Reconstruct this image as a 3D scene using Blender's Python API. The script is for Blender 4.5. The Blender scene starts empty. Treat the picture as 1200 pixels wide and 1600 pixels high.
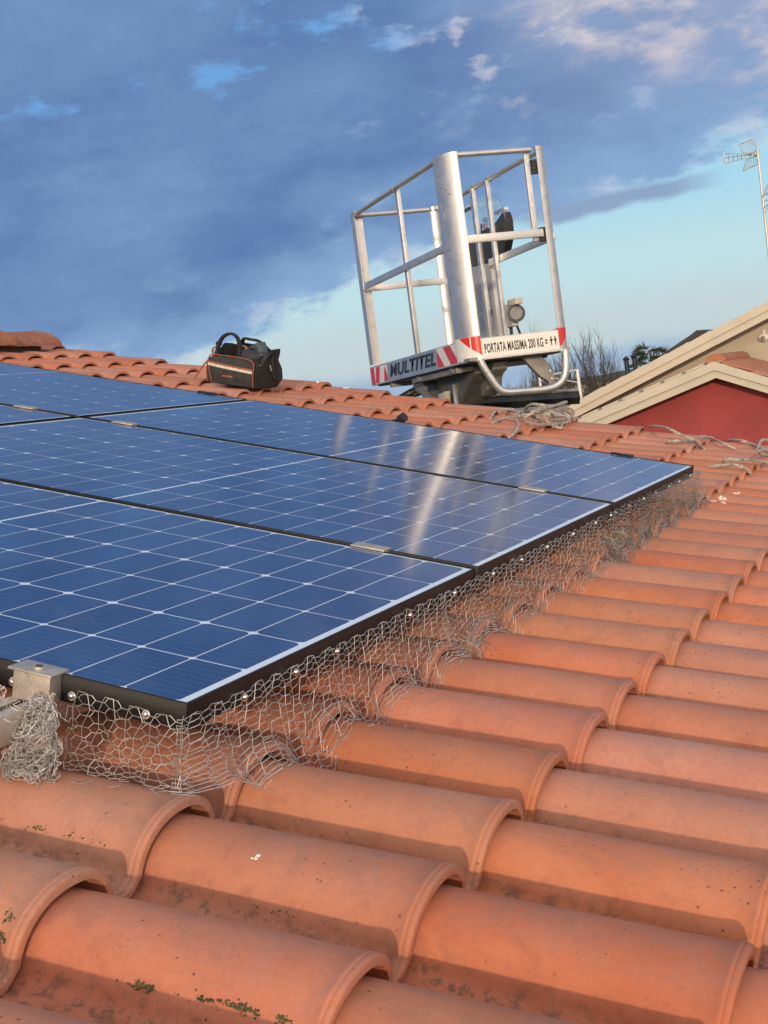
import bpy, bmesh, math, random
import numpy as np
from mathutils import Vector, Matrix, noise as mnoise

SC = bpy.context.scene
COL = SC.collection
random.seed(7)
RNG = np.random.RandomState(7)
PI = math.pi

# ------------------------------------------------------------------ camera
F_PX = 2256.0            # focal length measured in pixels of the 1200 x 1600 photograph
CAM = Vector((0.91413, -1.44753, 6.82000))
RCW = Matrix(((0.91300423, 0.38677862, -0.12971346),
              (-0.09020085, -0.11869873, -0.98882477),
              (-0.3978531, 0.91450145, -0.07348468)))      # world -> camera (x right, y down, z forward)
cam_d = bpy.data.cameras.new('camera')
cam = bpy.data.objects.new('camera', cam_d)
COL.objects.link(cam)
cam_d.sensor_fit = 'VERTICAL'
cam_d.sensor_height = 36.0
cam_d.lens = F_PX / 1600.0 * 36.0
cam_d.clip_start = 0.05
cam_d.clip_end = 5000.0
B = RCW.transposed()
cam.matrix_world = Matrix((
    (B[0][0], -B[0][1], -B[0][2], CAM.x),
    (B[1][0], -B[1][1], -B[1][2], CAM.y),
    (B[2][0], -B[2][1], -B[2][2], CAM.z),
    (0, 0, 0, 1)))
cam_d.dof.use_dof = False
SC.camera = cam

# ------------------------------------------------------------------ view
SC.view_settings.view_transform = 'Standard'
SC.view_settings.look = 'None'
SC.view_settings.gamma = 1.0
SC.view_settings.exposure = 0.05
SC.view_settings.use_curve_mapping = False

# ------------------------------------------------------------------ sun
SUN = Vector((0.302, -1.0, 0.172)).normalized()
sun_d = bpy.data.lights.new('sun', 'SUN')
sun_d.energy = 2.0
sun_d.angle = math.radians(1.2)
sun_d.color = (1.0, 0.77, 0.53)
sun = bpy.data.objects.new('sun', sun_d)
COL.objects.link(sun)
sun.rotation_euler = SUN.to_track_quat('Z', 'Y').to_euler()

# ------------------------------------------------------------------ world
W = bpy.data.worlds.new('World')
SC.world = W
W.use_nodes = True
wt = W.node_tree
wt.nodes.clear()


class NT:
    """small helper around a node tree"""
    def __init__(s, t): s.t = t
    def n(s, typ, **kw):
        x = s.t.nodes.new(typ)
        for k, v in kw.items():
            if k.startswith('i_'):
                x.inputs[k[2:].replace('_', ' ')].default_value = v
            else:
                setattr(x, k, v)
        return x
    def l(s, a, b): s.t.links.new(a, b)
    def val(s, x, sock):
        if isinstance(x, (int, float)): sock.default_value = x
        elif isinstance(x, (tuple, list)): sock.default_value = x
        else: s.l(x, sock)
    def m(s, op, a, b=0.0, c=0.0, clamp=False):
        x = s.n('ShaderNodeMath', operation=op, use_clamp=clamp)
        for i, q in enumerate((a, b, c)): s.val(q, x.inputs[i])
        return x.outputs[0]
    def vm(s, op, a, b=(0, 0, 0)):
        x = s.n('ShaderNodeVectorMath', operation=op)
        s.val(a, x.inputs[0]); s.val(b, x.inputs[1])
        return x.outputs['Value'] if op == 'DOT_PRODUCT' else x.outputs[0]
    def mix(s, f, a, b, blend='MIX'):
        x = s.n('ShaderNodeMix', data_type='RGBA', blend_type=blend)
        s.val(f, x.inputs[0])
        for q, k in ((a, 6), (b, 7)):
            if isinstance(q, (tuple, list)): x.inputs[k].default_value = (*q[:3], 1)
            else: s.l(q, x.inputs[k])
        return x.outputs[2]
    def ss(s, v, lo, hi, a=0.0, b=1.0):
        x = s.n('ShaderNodeMapRange', interpolation_type='SMOOTHSTEP')
        s.val(v, x.inputs[0]); s.val(lo, x.inputs[1]); s.val(hi, x.inputs[2]); s.val(a, x.inputs[3]); s.val(b, x.inputs[4])
        return x.outputs[0]
    def noise(s, vec, scale, detail=4, rough=0.55, dist=0.0, out='Fac'):
        x = s.n('ShaderNodeTexNoise')
        x.inputs['Scale'].default_value = scale; x.inputs['Detail'].default_value = detail
        x.inputs['Roughness'].default_value = rough; x.inputs['Distortion'].default_value = dist
        if vec is not None: s.l(vec, x.inputs['Vector'])
        return x.outputs[out]


w = NT(wt)
tc = w.n('ShaderNodeTexCoord')
D = tc.outputs['Generated']
sky = w.n('ShaderNodeTexSky', sky_type='NISHITA')
sky.sun_disc = False
sky.sun_elevation = math.asin(SUN.z)
sky.sun_rotation = math.atan2(SUN.x, SUN.y)
sky.altitude = 50.0
sky.air_density = 1.0
sky.dust_density = 1.5
sky.ozone_density = 1.5
sep = w.n('ShaderNodeSeparateXYZ'); w.l(D, sep.inputs[0])
e = sep.outputs[2]
az = w.vm('DOT_PRODUCT', D, (0.917, 0.399, 0.0))      # to the right of the lift
fw = w.vm('DOT_PRODUCT', D, (-0.399, 0.917, 0.0))     # away from the sun
cv = w.n('ShaderNodeCombineXYZ')
w.l(az, cv.inputs[0]); w.l(w.m('MULTIPLY', fw, 0.35), cv.inputs[1])
w.l(w.m('MULTIPLY', w.m('SUBTRACT', e, w.m('MULTIPLY', az, 0.03)), 2.1), cv.inputs[2])
CV = cv.outputs[0]
n_big = w.noise(CV, 5.5, 6, 0.55, 0.0)
n_mid = w.noise(w.vm('ADD', CV, (3.1, 0.7, 1.9)), 11.0, 9, 0.62, 0.0)
n_fine = w.noise(w.vm('ADD', CV, (7.7, 2.2, 0.4)), 17.0, 9, 0.62, 0.1)
# clear sky: what the sun side gives, made paler and milky towards the horizon as the photograph shows
K = 6.667 * 0.966       # colours below are picture values at exposure 0.05, strength 0.15
def c(r, g, b, k=K):
    f = lambda v: ((v / 255 + 0.055) / 1.055) ** 2.4 if v > 10 else v / 255 / 12.92
    return (f(r) * k, f(g) * k, f(b) * k)
grad = w.n('ShaderNodeValToRGB')
grad.color_ramp.interpolation = 'EASE'
els = grad.color_ramp.elements
stops = [(0.0, c(186, 204, 214)), (0.035, c(196, 213, 217)), (0.075, c(192, 224, 231)), (0.125, c(170, 217, 238)),
         (0.22, c(120, 178, 228)), (0.5, c(70, 120, 195)), (1.0, c(50, 90, 160))]
while len(els) < len(stops): els.new(0.5)
for el, (p, col) in zip(els, stops): el.position = p; el.color = (*[v / 12.0 for v in col], 1)
w.l(w.m('MAXIMUM', e, 0.0), grad.inputs[0])
gcol = w.vm('MULTIPLY', grad.outputs[0], (12.0, 12.0, 12.0))
fwd = w.ss(fw, -0.55, 0.25)
clear = w.mix(fwd, sky.outputs[0], gcol)
# the broad slate-blue bank of cloud, its lower rim climbing to the right
rim = w.m('ADD', w.m('ADD', 0.082, w.m('MULTIPLY', az, 0.27)), w.m('MULTIPLY', w.m('MULTIPLY', az, az), -0.35))
wob = w.m('ADD', w.m('MULTIPLY', w.m('SUBTRACT', n_big, 0.5), 0.070), w.m('MULTIPLY', w.m('SUBTRACT', n_mid, 0.5), 0.085))
over = w.m('ADD', w.m('SUBTRACT', e, rim), wob)
bank = w.ss(over, -0.004, 0.010)
thick = w.ss(over, 0.0, 0.075)
tint = w.ss(w.m('ADD', w.m('MULTIPLY', n_mid, 0.45), w.m('MULTIPLY', n_big, 0.55)), 0.36, 0.64)
cl_a = w.mix(tint, c(120, 153, 199), c(92, 125, 175))
cl_a = w.mix(w.m('MULTIPLY', w.ss(n_fine, 0.50, 0.74), 0.22), cl_a, c(146, 176, 214))
cl_a = w.mix(w.m('MULTIPLY', w.ss(w.m('SUBTRACT', 1.0, n_mid), 0.50, 0.70), 0.30), cl_a, c(84, 114, 163))
warm = w.ss(az, 0.02, 0.30)
cl_b = w.mix(w.m('MULTIPLY', warm, w.ss(e, 0.12, 0.24)), cl_a, c(150, 168, 203))
cl_c = w.mix(thick, c(138, 172, 212), cl_b)
# bright openings and lit edges near the top of the bank
openm = w.m('MULTIPLY', w.ss(w.m('ADD', n_fine, w.m('MULTIPLY', w.m('SUBTRACT', n_big, 0.5), 0.7)), 0.555, 0.70), w.ss(e, 0.155, 0.235))
op_col = w.mix(w.ss(w.m('ADD', az, w.m('MULTIPLY', w.m('SUBTRACT', n_mid, 0.5), 0.5)), -0.02, 0.16), c(112, 172, 232), c(214, 212, 220))
cl_d = w.mix(w.m('MULTIPLY', openm, 0.80), cl_c, op_col)
puff = w.m('MULTIPLY', w.ss(n_fine, 0.42, 0.66), w.m('MULTIPLY', w.ss(w.m('ADD', w.m('ADD', w.m('MULTIPLY', az, 1.0), w.m('MULTIPLY', e, 2.4)), w.m('MULTIPLY', n_mid, 0.25)), 0.74, 0.86), w.ss(az, 0.06, 0.18)))
cl_d = w.mix(w.m('MULTIPLY', puff, 0.7), cl_d, c(222, 210, 212))
rimlit = w.m('MULTIPLY', w.ss(over, -0.012, 0.004), w.m('SUBTRACT', 1.0, w.ss(over, 0.004, 0.02)))
lowp = w.m('MULTIPLY', w.ss(n_fine, 0.56, 0.70), w.m('MULTIPLY', w.ss(over, 0.0, 0.012), w.m('SUBTRACT', 1.0, w.ss(over, 0.03, 0.07))))
cl_d = w.mix(w.m('MULTIPLY', lowp, 0.55), cl_d, c(172, 196, 222))
skycol = w.mix(bank, clear, cl_d)
skycol = w.mix(w.m('MULTIPLY', w.m('MULTIPLY', rimlit, w.ss(n_fine, 0.45, 0.65)), 0.55), skycol, c(208, 216, 230))
# thin streak under the rim on the right, low blue bank on the horizon
st = w.m('ABSOLUTE', w.m('SUBTRACT', w.m('ADD', e, w.m('MULTIPLY', w.m('SUBTRACT', n_mid, 0.5), 0.030)), w.m('ADD', 0.106, w.m('MULTIPLY', az, 0.06))))
streak = w.m('MULTIPLY', w.m('SUBTRACT', 1.0, w.ss(st, 0.003, 0.010)), w.m('MULTIPLY', w.ss(az, 0.09, 0.15), w.m('SUBTRACT', 1.0, w.ss(az, 0.21, 0.26))))
skycol = w.mix(w.m('MULTIPLY', streak, 0.9), skycol, c(139, 160, 194))
lowb = w.m('MULTIPLY', w.m('SUBTRACT', 1.0, w.ss(w.m('ADD', e, w.m('MULTIPLY', w.m('SUBTRACT', n_mid, 0.5), 0.035)), 0.012, 0.026)), fwd)
skycol = w.mix(w.m('MULTIPLY', lowb, 0.8), skycol, c(152, 178, 210))
# cloud cover only on the side away from the low sun, which shines in under open sky
# unseen bright cloud overhead and veil behind the camera, added to lift the shade
skycol = w.mix(w.ss(e, 0.48, 0.80), skycol, c(184, 190, 202))
fill_veil = w.mix(w.ss(e, 0.0, 0.6), (K * 2.45, K * 1.98, K * 1.62), (K * 1.40, K * 1.32, K * 1.30))
back = w.mix(0.72, sky.outputs[0], fill_veil)
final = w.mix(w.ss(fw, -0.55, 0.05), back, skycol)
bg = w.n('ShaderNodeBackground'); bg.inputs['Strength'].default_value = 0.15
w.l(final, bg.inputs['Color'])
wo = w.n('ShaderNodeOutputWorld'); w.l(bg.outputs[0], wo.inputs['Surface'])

# ------------------------------------------------------------------ frames of reference
PITCH = math.radians(14.484)
RM = Matrix.Translation((0, 0, 6.5)) @ Matrix.Rotation(PITCH, 4, 'Y')     # roof plane: X down the slope, Y along the ridge, Z out
RMI = RM.inverted()


def ray(px, py):
    return (B @ Vector(((px - 600) / F_PX, (py - 800) / F_PX, 1.0)))


def at(px, py, Y):
    r = ray(px, py); t = (Y - CAM.y) / r.y
    return CAM + r * t


def roofp(px, py, z):
    o = RMI @ CAM; r = RMI.to_3x3() @ ray(px, py)
    return o + r * ((z - o.z) / r.z)


# ------------------------------------------------------------------ object helpers
def mesh_from(name, V, Fc, smooth=False):
    me = bpy.data.meshes.new(name)
    me.from_pydata([tuple(v) for v in V], [], [tuple(f) for f in Fc])
    me.update()
    if smooth: me.shade_smooth()
    return me


def link(name, me, mat=None, parent=None, M=None):
    o = bpy.data.objects.new(name, me); COL.objects.link(o)
    if mat is not None and me is not None and not me.materials: me.materials.append(mat)
    if parent is not None: o.parent = parent
    if M is not None: o.matrix_local = M
    return o


def thing(name, label, cat, M=None, group=None):
    o = bpy.data.objects.new(name, None); COL.objects.link(o)
    o.empty_display_size = 0.1
    if M is not None: o.matrix_world = M
    o['label'] = label; o['category'] = cat
    if group: o['group'] = group
    return o


class MB:
    """collects shapes into one mesh"""
    def __init__(s): s.V = []; s.F = []
    def add(s, V, Fc):
        k = len(s.V); s.V += [tuple(v) for v in V]; s.F += [tuple(i + k for i in f) for f in Fc]; return s
    def box(s, a, b, M=None):
        x0, y0, z0 = a; x1, y1, z1 = b
        V = [(x0, y0, z0), (x1, y0, z0), (x1, y1, z0), (x0, y1, z0), (x0, y0, z1), (x1, y0, z1), (x1, y1, z1), (x0, y1, z1)]
        if M is not None: V = [M @ Vector(v) for v in V]
        return s.add(V, [(0, 3, 2, 1), (4, 5, 6, 7), (0, 1, 5, 4), (1, 2, 6, 5), (2, 3, 7, 6), (3, 0, 4, 7)])
    def tube(s, pts, r, n=8, caps=True):
        pts = [Vector(p) for p in pts]
        rs = r if isinstance(r, (list, tuple)) else [r] * len(pts)
        V = []; Fc = []
        up = None
        for i, p in enumerate(pts):
            t = (pts[min(i + 1, len(pts) - 1)] - pts[max(i - 1, 0)])
            if t.length < 1e-9: t = Vector((0, 0, 1))
            t.normalize()
            if up is None:
                up = Vector((0, 0, 1)) if abs(t.z) < 0.9 else Vector((1, 0, 0))
            a = t.cross(up)
            if a.length < 1e-6: a = t.cross(Vector((1, 0.3, 0)))
            a.normalize(); b = a.cross(t).normalized(); up = b
            for k in range(n):
                th = 2 * PI * k / n
                V.append(p + (a * math.cos(th) + b * math.sin(th)) * rs[i])
        for i in range(len(pts) - 1):
            for k in range(n):
                Fc.append((i * n + k, i * n + (k + 1) % n, (i + 1) * n + (k + 1) % n, (i + 1) * n + k))
        if caps:
            Fc.append(tuple(range(n - 1, -1, -1))); Fc.append(tuple((len(pts) - 1) * n + k for k in range(n)))
        return s.add(V, Fc)
    def prism(s, poly, d, M=None):
        """poly: list of 3D points in a plane, extruded by vector d"""
        n = len(poly); d = Vector(d)
        V = [Vector(p) for p in poly] + [Vector(p) + d for p in poly]
        Fc = [tuple(range(n - 1, -1, -1)), tuple(range(n, 2 * n))] + [(i, (i + 1) % n, (i + 1) % n + n, i + n) for i in range(n)]
        if M is not None: V = [M @ v for v in V]
        return s.add(V, Fc)
    def strip(s, path, thick_dir, prof_h):
        return s
    def ball(s, p, r, nu=10, nv=6, sc=(1, 1, 1)):
        V = []; Fc = []
        for j in range(nv + 1):
            ph = PI * j / nv
            for i in range(nu):
                th = 2 * PI * i / nu
                V.append((p[0] + r * sc[0] * math.sin(ph) * math.cos(th), p[1] + r * sc[1] * math.sin(ph) * math.sin(th), p[2] + r * sc[2] * math.cos(ph)))
        for j in range(nv):
            for i in range(nu):
                Fc.append((j * nu + i, (j + 1) * nu + i, (j + 1) * nu + (i + 1) % nu, j * nu + (i + 1) % nu))
        return s.add(V, Fc)
    def build(s, name, mat, parent=None, M=None, smooth=False, bevel=0.0, seg=2):
        me = mesh_from(name, s.V, s.F, False)
        bm = bmesh.new(); bm.from_mesh(me)
        bmesh.ops.remove_doubles(bm, verts=bm.verts, dist=1e-6)
        bmesh.ops.recalc_face_normals(bm, faces=bm.faces)
        if bevel > 0:
            ed = [q for q in bm.edges if len(q.link_faces) == 2 and q.calc_face_angle(0) > 0.5]
            bmesh.ops.bevel(bm, geom=ed, offset=bevel, segments=seg, affect='EDGES', profile=0.6, clamp_overlap=True)
        bm.to_mesh(me); bm.free()
        if smooth or bevel > 0:
            me.shade_smooth()
            try: me.set_sharp_from_angle(angle=math.radians(40 if bevel <= 0 else 50))
            except Exception: pass
        return link(name, me, mat, parent, M)


def smooth_path(pts, n=8, closed=False):
    """Catmull-Rom"""
    P = [Vector(p) for p in pts]; out = []
    N = len(P)
    for i in range(N - 1):
        p0 = P[max(i - 1, 0)]; p1 = P[i]; p2 = P[i + 1]; p3 = P[min(i + 2, N - 1)]
        for k in range(n):
            t = k / n
            out.append(0.5 * ((2 * p1) + (p2 - p0) * t + (2 * p0 - 5 * p1 + 4 * p2 - p3) * t * t + (3 * p1 - p0 - 3 * p2 + p3) * t ** 3))
    out.append(P[-1]); return out


# ------------------------------------------------------------------ materials
def new_mat(name):
    m = bpy.data.materials.new(name); m.use_nodes = True
    t = NT(m.node_tree); bs = m.node_tree.nodes['Principled BSDF']
    return m, t, bs


def plain(name, col, rough=0.6, metal=0.0, var=0.12, scale=12.0, bump=0.0, bscale=60.0, spec=0.5, dirt=None, dirt_amt=0.3):
    m, t, bs = new_mat(name)
    tcn = t.n('ShaderNodeTexCoord'); oc = tcn.outputs['Object']
    n1 = t.noise(oc, scale, 5, 0.6)
    f = t.ss(n1, 0.3, 0.7)
    a = tuple(v * (1 - var) for v in col); b = tuple(min(1, v * (1 + var)) for v in col)
    cc = t.mix(f, a, b)
    if dirt:
        n2 = t.noise(t.vm('ADD', oc, (5.3, 1.1, 2.7)), scale * 2.3, 8, 0.7, 0.4)
        cc = t.mix(t.m('MULTIPLY', t.ss(n2, 0.52, 0.72), dirt_amt), cc, dirt)
    t.l(cc, bs.inputs['Base Color'])
    bs.inputs['Roughness'].default_value = rough; bs.inputs['Metallic'].default_value = metal
    bs.inputs['Specular IOR Level'].default_value = spec
    t.l(t.m('ADD', rough - 0.08, t.m('MULTIPLY', n1, 0.16)), bs.inputs['Roughness'])
    if bump > 0:
        bn = t.n('ShaderNodeBump'); bn.inputs['Strength'].default_value = bump; bn.inputs['Distance'].default_value = 0.01
        t.l(t.noise(oc, bscale, 6, 0.65), bn.inputs['Height']); t.l(bn.outputs[0], bs.inputs['Normal'])
    return m


def terracotta(name, tone=1.0):
    m, t, bs = new_mat(name)
    tcn = t.n('ShaderNodeTexCoord'); oc = tcn.outputs['Object']
    oi = t.n('ShaderNodeObjectInfo'); rnd = oi.outputs['Random']
    off = t.n('ShaderNodeCombineXYZ')
    t.l(t.m('MULTIPLY', rnd, 37.0), off.inputs[0]); t.l(t.m('MULTIPLY', rnd, 91.0), off.inputs[1]); t.l(t.m('MULTIPLY', rnd, 53.0), off.inputs[2])
    p = t.vm('ADD', oc, off.outputs[0])
    big = t.noise(p, 5.5, 4, 0.55, 0.4)
    mid = t.noise(p, 19.0, 8, 0.66, 0.9)
    fin = t.noise(p, 130.0, 4, 0.7)
    base = t.mix(t.ss(big, 0.30, 0.70), (0.46 * tone, 0.168 * tone, 0.094 * tone), (0.52 * tone, 0.214 * tone, 0.128 * tone))
    # darker fired blotches
    base = t.mix(t.m('MULTIPLY', t.ss(mid, 0.50, 0.68), 0.38), base, (0.33 * tone, 0.120 * tone, 0.075 * tone))
    # pale bloom
    base = t.mix(t.m('MULTIPLY', t.ss(t.noise(t.vm('ADD', p, (4, 9, 2)), 8.0, 7, 0.7, 0.6), 0.52, 0.75), 0.18), base, (0.56, 0.29, 0.20))
    # weathered film and sky reflection painted into the crown of the barrel
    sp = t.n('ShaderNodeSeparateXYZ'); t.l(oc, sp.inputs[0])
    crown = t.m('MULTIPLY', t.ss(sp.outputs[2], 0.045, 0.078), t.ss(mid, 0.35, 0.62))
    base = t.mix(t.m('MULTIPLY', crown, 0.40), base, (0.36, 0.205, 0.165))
    # each tile its own shade
    hs = t.n('ShaderNodeHueSaturation')
    t.l(base, hs.inputs['Color'])
    t.l(t.m('ADD', 0.4955, t.m('MULTIPLY', t.m('FRACT', t.m('MULTIPLY', rnd, 7.13)), 0.009)), hs.inputs['Hue'])
    t.l(t.m('ADD', 0.90, t.m('MULTIPLY', t.m('FRACT', t.m('MULTIPLY', rnd, 13.7)), 0.20)), hs.inputs['Saturation'])
    t.l(t.m('ADD', 0.90, t.m('MULTIPLY', t.m('FRACT', t.m('MULTIPLY', rnd, 3.31)), 0.18)), hs.inputs['Value'])
    base = hs.outputs[0]
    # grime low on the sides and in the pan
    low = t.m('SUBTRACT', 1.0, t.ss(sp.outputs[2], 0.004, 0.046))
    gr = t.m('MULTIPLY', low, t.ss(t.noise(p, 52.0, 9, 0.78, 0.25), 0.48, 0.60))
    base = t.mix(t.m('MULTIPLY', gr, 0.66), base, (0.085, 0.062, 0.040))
    # black specks of lichen, pale mineral spots
    vo = t.n('ShaderNodeTexVoronoi'); vo.inputs['Scale'].default_value = 75.0; t.l(p, vo.inputs['Vector'])
    spot = t.m('MULTIPLY', t.m('SUBTRACT', 1.0, t.ss(vo.outputs['Distance'], 0.07, 0.17)), t.ss(t.noise(p, 9.0, 4), 0.50, 0.60))
    base = t.mix(t.m('MULTIPLY', spot, 0.8), base, (0.05, 0.036, 0.026))
    vo2 = t.n('ShaderNodeTexVoronoi'); vo2.inputs['Scale'].default_value = 48.0; t.l(t.vm('ADD', p, (2, 5, 8)), vo2.inputs['Vector'])
    spot2 = t.m('MULTIPLY', t.m('SUBTRACT', 1.0, t.ss(vo2.outputs['Distance'], 0.04, 0.10)), t.ss(t.noise(t.vm('ADD', p, (1, 1, 4)), 9.0, 3), 0.60, 0.68))
    base = t.mix(t.m('MULTIPLY', spot2, 0.55), base, (0.62, 0.50, 0.42))
    vo3 = t.n('ShaderNodeTexVoronoi'); vo3.inputs['Scale'].default_value = 210.0; t.l(p, vo3.inputs['Vector'])
    spk = t.m('MULTIPLY', t.m('SUBTRACT', 1.0, t.ss(vo3.outputs['Distance'], 0.10, 0.24)), t.ss(t.noise(t.vm('ADD', p, (6, 3, 1)), 16.0, 6, 0.7), 0.50, 0.62))
    base = t.mix(t.m('MULTIPLY', spk, 0.50), base, (0.12, 0.060, 0.038))
    mpn = t.n('ShaderNodeMapping'); mpn.inputs['Scale'].default_value = (1.0, 0.35, 0.35); t.l(p, mpn.inputs[0])
    scr = t.noise(mpn.outputs[0], 85.0, 6, 0.7, 1.2)
    base = t.mix(t.m('MULTIPLY', t.ss(scr, 0.60, 0.72), 0.30), base, (0.25, 0.13, 0.095))
    base = t.mix(t.m('MULTIPLY', t.ss(fin, 0.42, 0.68), 0.18), base, (0.24, 0.085, 0.05))
    t.l(base, bs.inputs['Base Color'])
    t.l(t.m('ADD', 0.62, t.m('MULTIPLY', mid, 0.2)), bs.inputs['Roughness'])
    bs.inputs['Specular IOR Level'].default_value = 0.42
    bn = t.n('ShaderNodeBump'); bn.inputs['Strength'].default_value = 0.35; bn.inputs['Distance'].default_value = 0.0016
    hh = t.m('ADD', t.m('MULTIPLY', t.noise(p, 260.0, 3, 0.7), 0.5), t.m('ADD', t.m('MULTIPLY', mid, 0.9), t.m('MULTIPLY', spot, -0.6)))
    t.l(hh, bn.inputs['Height']); t.l(bn.outputs[0], bs.inputs['Normal'])
    return m


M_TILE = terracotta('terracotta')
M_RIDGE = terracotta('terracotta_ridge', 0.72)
M_FRAME = plain('black_anodised', (0.010, 0.010, 0.012), 0.5, 0.0, 0.3, 30, 0.1, 200, spec=0.25)
M_ALU = plain('aluminium', (0.63, 0.625, 0.61), 0.40, 0.80, 0.08, 9, 0.10, 140, dirt=(0.22, 0.21, 0.20), dirt_amt=0.45)
M_CAST = plain('cast_aluminium', (0.30, 0.29, 0.275), 0.55, 0.5, 0.15, 14, 0.3, 150, dirt=(0.12, 0.11, 0.10), dirt_amt=0.4)
M_CLAMP = plain('clamp_metal', (0.50, 0.46, 0.41), 0.5, 0.75, 0.12, 40, 0.2, 300)
M_WIRE = plain('galvanised_wire', (0.46, 0.46, 0.46), 0.55, 0.25, 0.30, 45)
M_WIRE2 = plain('tarnished_wire', (0.30, 0.295, 0.285), 0.6, 0.25, 0.35, 45)
M_SCREW = plain('screw_steel', (0.75, 0.74, 0.72), 0.25, 1.0, 0.05, 80)
M_BLACK = plain('black_plastic', (0.018, 0.018, 0.020), 0.45, 0.0, 0.3, 20, 0.1, 150)
M_FAB = plain('black_nylon', (0.016, 0.016, 0.019), 0.85, 0.0, 0.35, 25, 0.5, 500)
M_FAB2 = plain('dark_grey_nylon', (0.036, 0.036, 0.041), 0.85, 0.0, 0.30, 30, 0.5, 500)
M_ORANGE = plain('orange_piping', (0.28, 0.085, 0.035), 0.7, 0.0, 0.2, 60)
M_CREAMF = plain('cream_tape', (0.55, 0.50, 0.42), 0.7, 0.0, 0.15, 60, dirt=(0.2, 0.16, 0.12))
M_SLATE = plain('slate_plastic', (0.055, 0.082, 0.100), 0.5, 0.0, 0.2, 30)
M_GREY = plain('mid_grey_plastic', (0.22, 0.22, 0.22), 0.5, 0.0, 0.15, 30)
M_RED = plain('red_reflective', (0.60, 0.030, 0.028), 0.35, 0.0, 0.06, 30)
M_WHITEF = plain('white_reflective', (0.74, 0.72, 0.68), 0.35, 0.0, 0.06, 30, dirt=(0.45, 0.43, 0.4))
M_LETTER = plain('dark_blue_letters', (0.018, 0.030, 0.060), 0.5, 0.0, 0.05, 30)
M_INK = plain('black_ink', (0.022, 0.022, 0.025), 0.5, 0.0, 0.05, 30)
M_INKG = plain('grey_ink', (0.16, 0.16, 0.17), 0.5, 0.0, 0.05, 30)
M_BEIGEB = plain('beige_box', (0.50, 0.47, 0.40), 0.5, 0.0, 0.06, 20)
M_CREAM = plain('cream_render', (0.44, 0.39, 0.32), 0.85, 0.0, 0.06, 1.2, 0.2, 60, dirt=(0.30, 0.27, 0.22), dirt_amt=0.4)
M_FASCIA = plain('fascia_paint', (0.50, 0.455, 0.375), 0.7, 0.0, 0.05, 1.5, 0.1, 40, dirt=(0.30, 0.275, 0.23), dirt_amt=0.4)
M_REDWALL = plain('red_render', (0.30, 0.050, 0.053), 0.85, 0.0, 0.10, 2.2, 0.5, 45, dirt=(0.20, 0.045, 0.045), dirt_amt=0.35)
M_DARK = plain('dark_shadow_gap', (0.05, 0.045, 0.04), 0.8)
M_BARK = plain('bark', (0.085, 0.070, 0.058), 0.9, 0.0, 0.3, 3)
M_TWIG = plain('twigs', (0.060, 0.050, 0.044), 0.9, 0.0, 0.3, 2)
M_NEEDLE = plain('cedar_needles', (0.040, 0.062, 0.042), 0.85, 0.0, 0.4, 3)
M_WHITEW = plain('white_wall', (0.62, 0.60, 0.57), 0.85, 0.0, 0.06, 0.5)
M_FLUE = plain('dark_flue', (0.035, 0.036, 0.040), 0.5, 0.5, 0.3, 8)
M_PIPE = plain('galvanised_pipe', (0.60, 0.60, 0.58), 0.45, 0.6, 0.15, 6)
M_WHITEP = plain('dropping_white', (0.80, 0.78, 0.74), 0.8)
M_HILL = plain('wooded_hill', (0.060, 0.085, 0.095), 0.95, 0.0, 0.3, 0.02)
M_GROUND = plain('field_ground', (0.075, 0.080, 0.045), 0.95, 0.0, 0.35, 0.05)
M_GLASS, _t, _b = new_mat('clear_guard')
_b.inputs['Base Color'].default_value = (0.85, 0.9, 0.92, 1); _b.inputs['Roughness'].default_value = 0.08
_b.inputs['Transmission Weight'].default_value = 1.0; _b.inputs['IOR'].default_value = 1.15
_b.inputs['Alpha'].default_value = 0.45


def rope_mat():
    m, t, bs = new_mat('rope_fibre')
    tcn = t.n('ShaderNodeTexCoord'); oc = tcn.outputs['Object']
    n1 = t.noise(oc, 90.0, 5, 0.7)
    n2 = t.noise(oc, 14.0, 4, 0.6)
    cc = t.mix(t.ss(n1, 0.35, 0.65), (0.20, 0.17, 0.145), (0.56, 0.51, 0.46))
    cc = t.mix(t.m('MULTIPLY', t.ss(n2, 0.5, 0.7), 0.5), cc, (0.25, 0.20, 0.16))
    t.l(cc, bs.inputs['Base Color']); bs.inputs['Roughness'].default_value = 0.9
    bn = t.n('ShaderNodeBump'); bn.inputs['Strength'].default_value = 0.5; bn.inputs['Distance'].default_value = 0.003
    t.l(n1, bn.inputs['Height']); t.l(bn.outputs[0], bs.inputs['Normal'])
    return m


M_ROPE = rope_mat()


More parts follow.
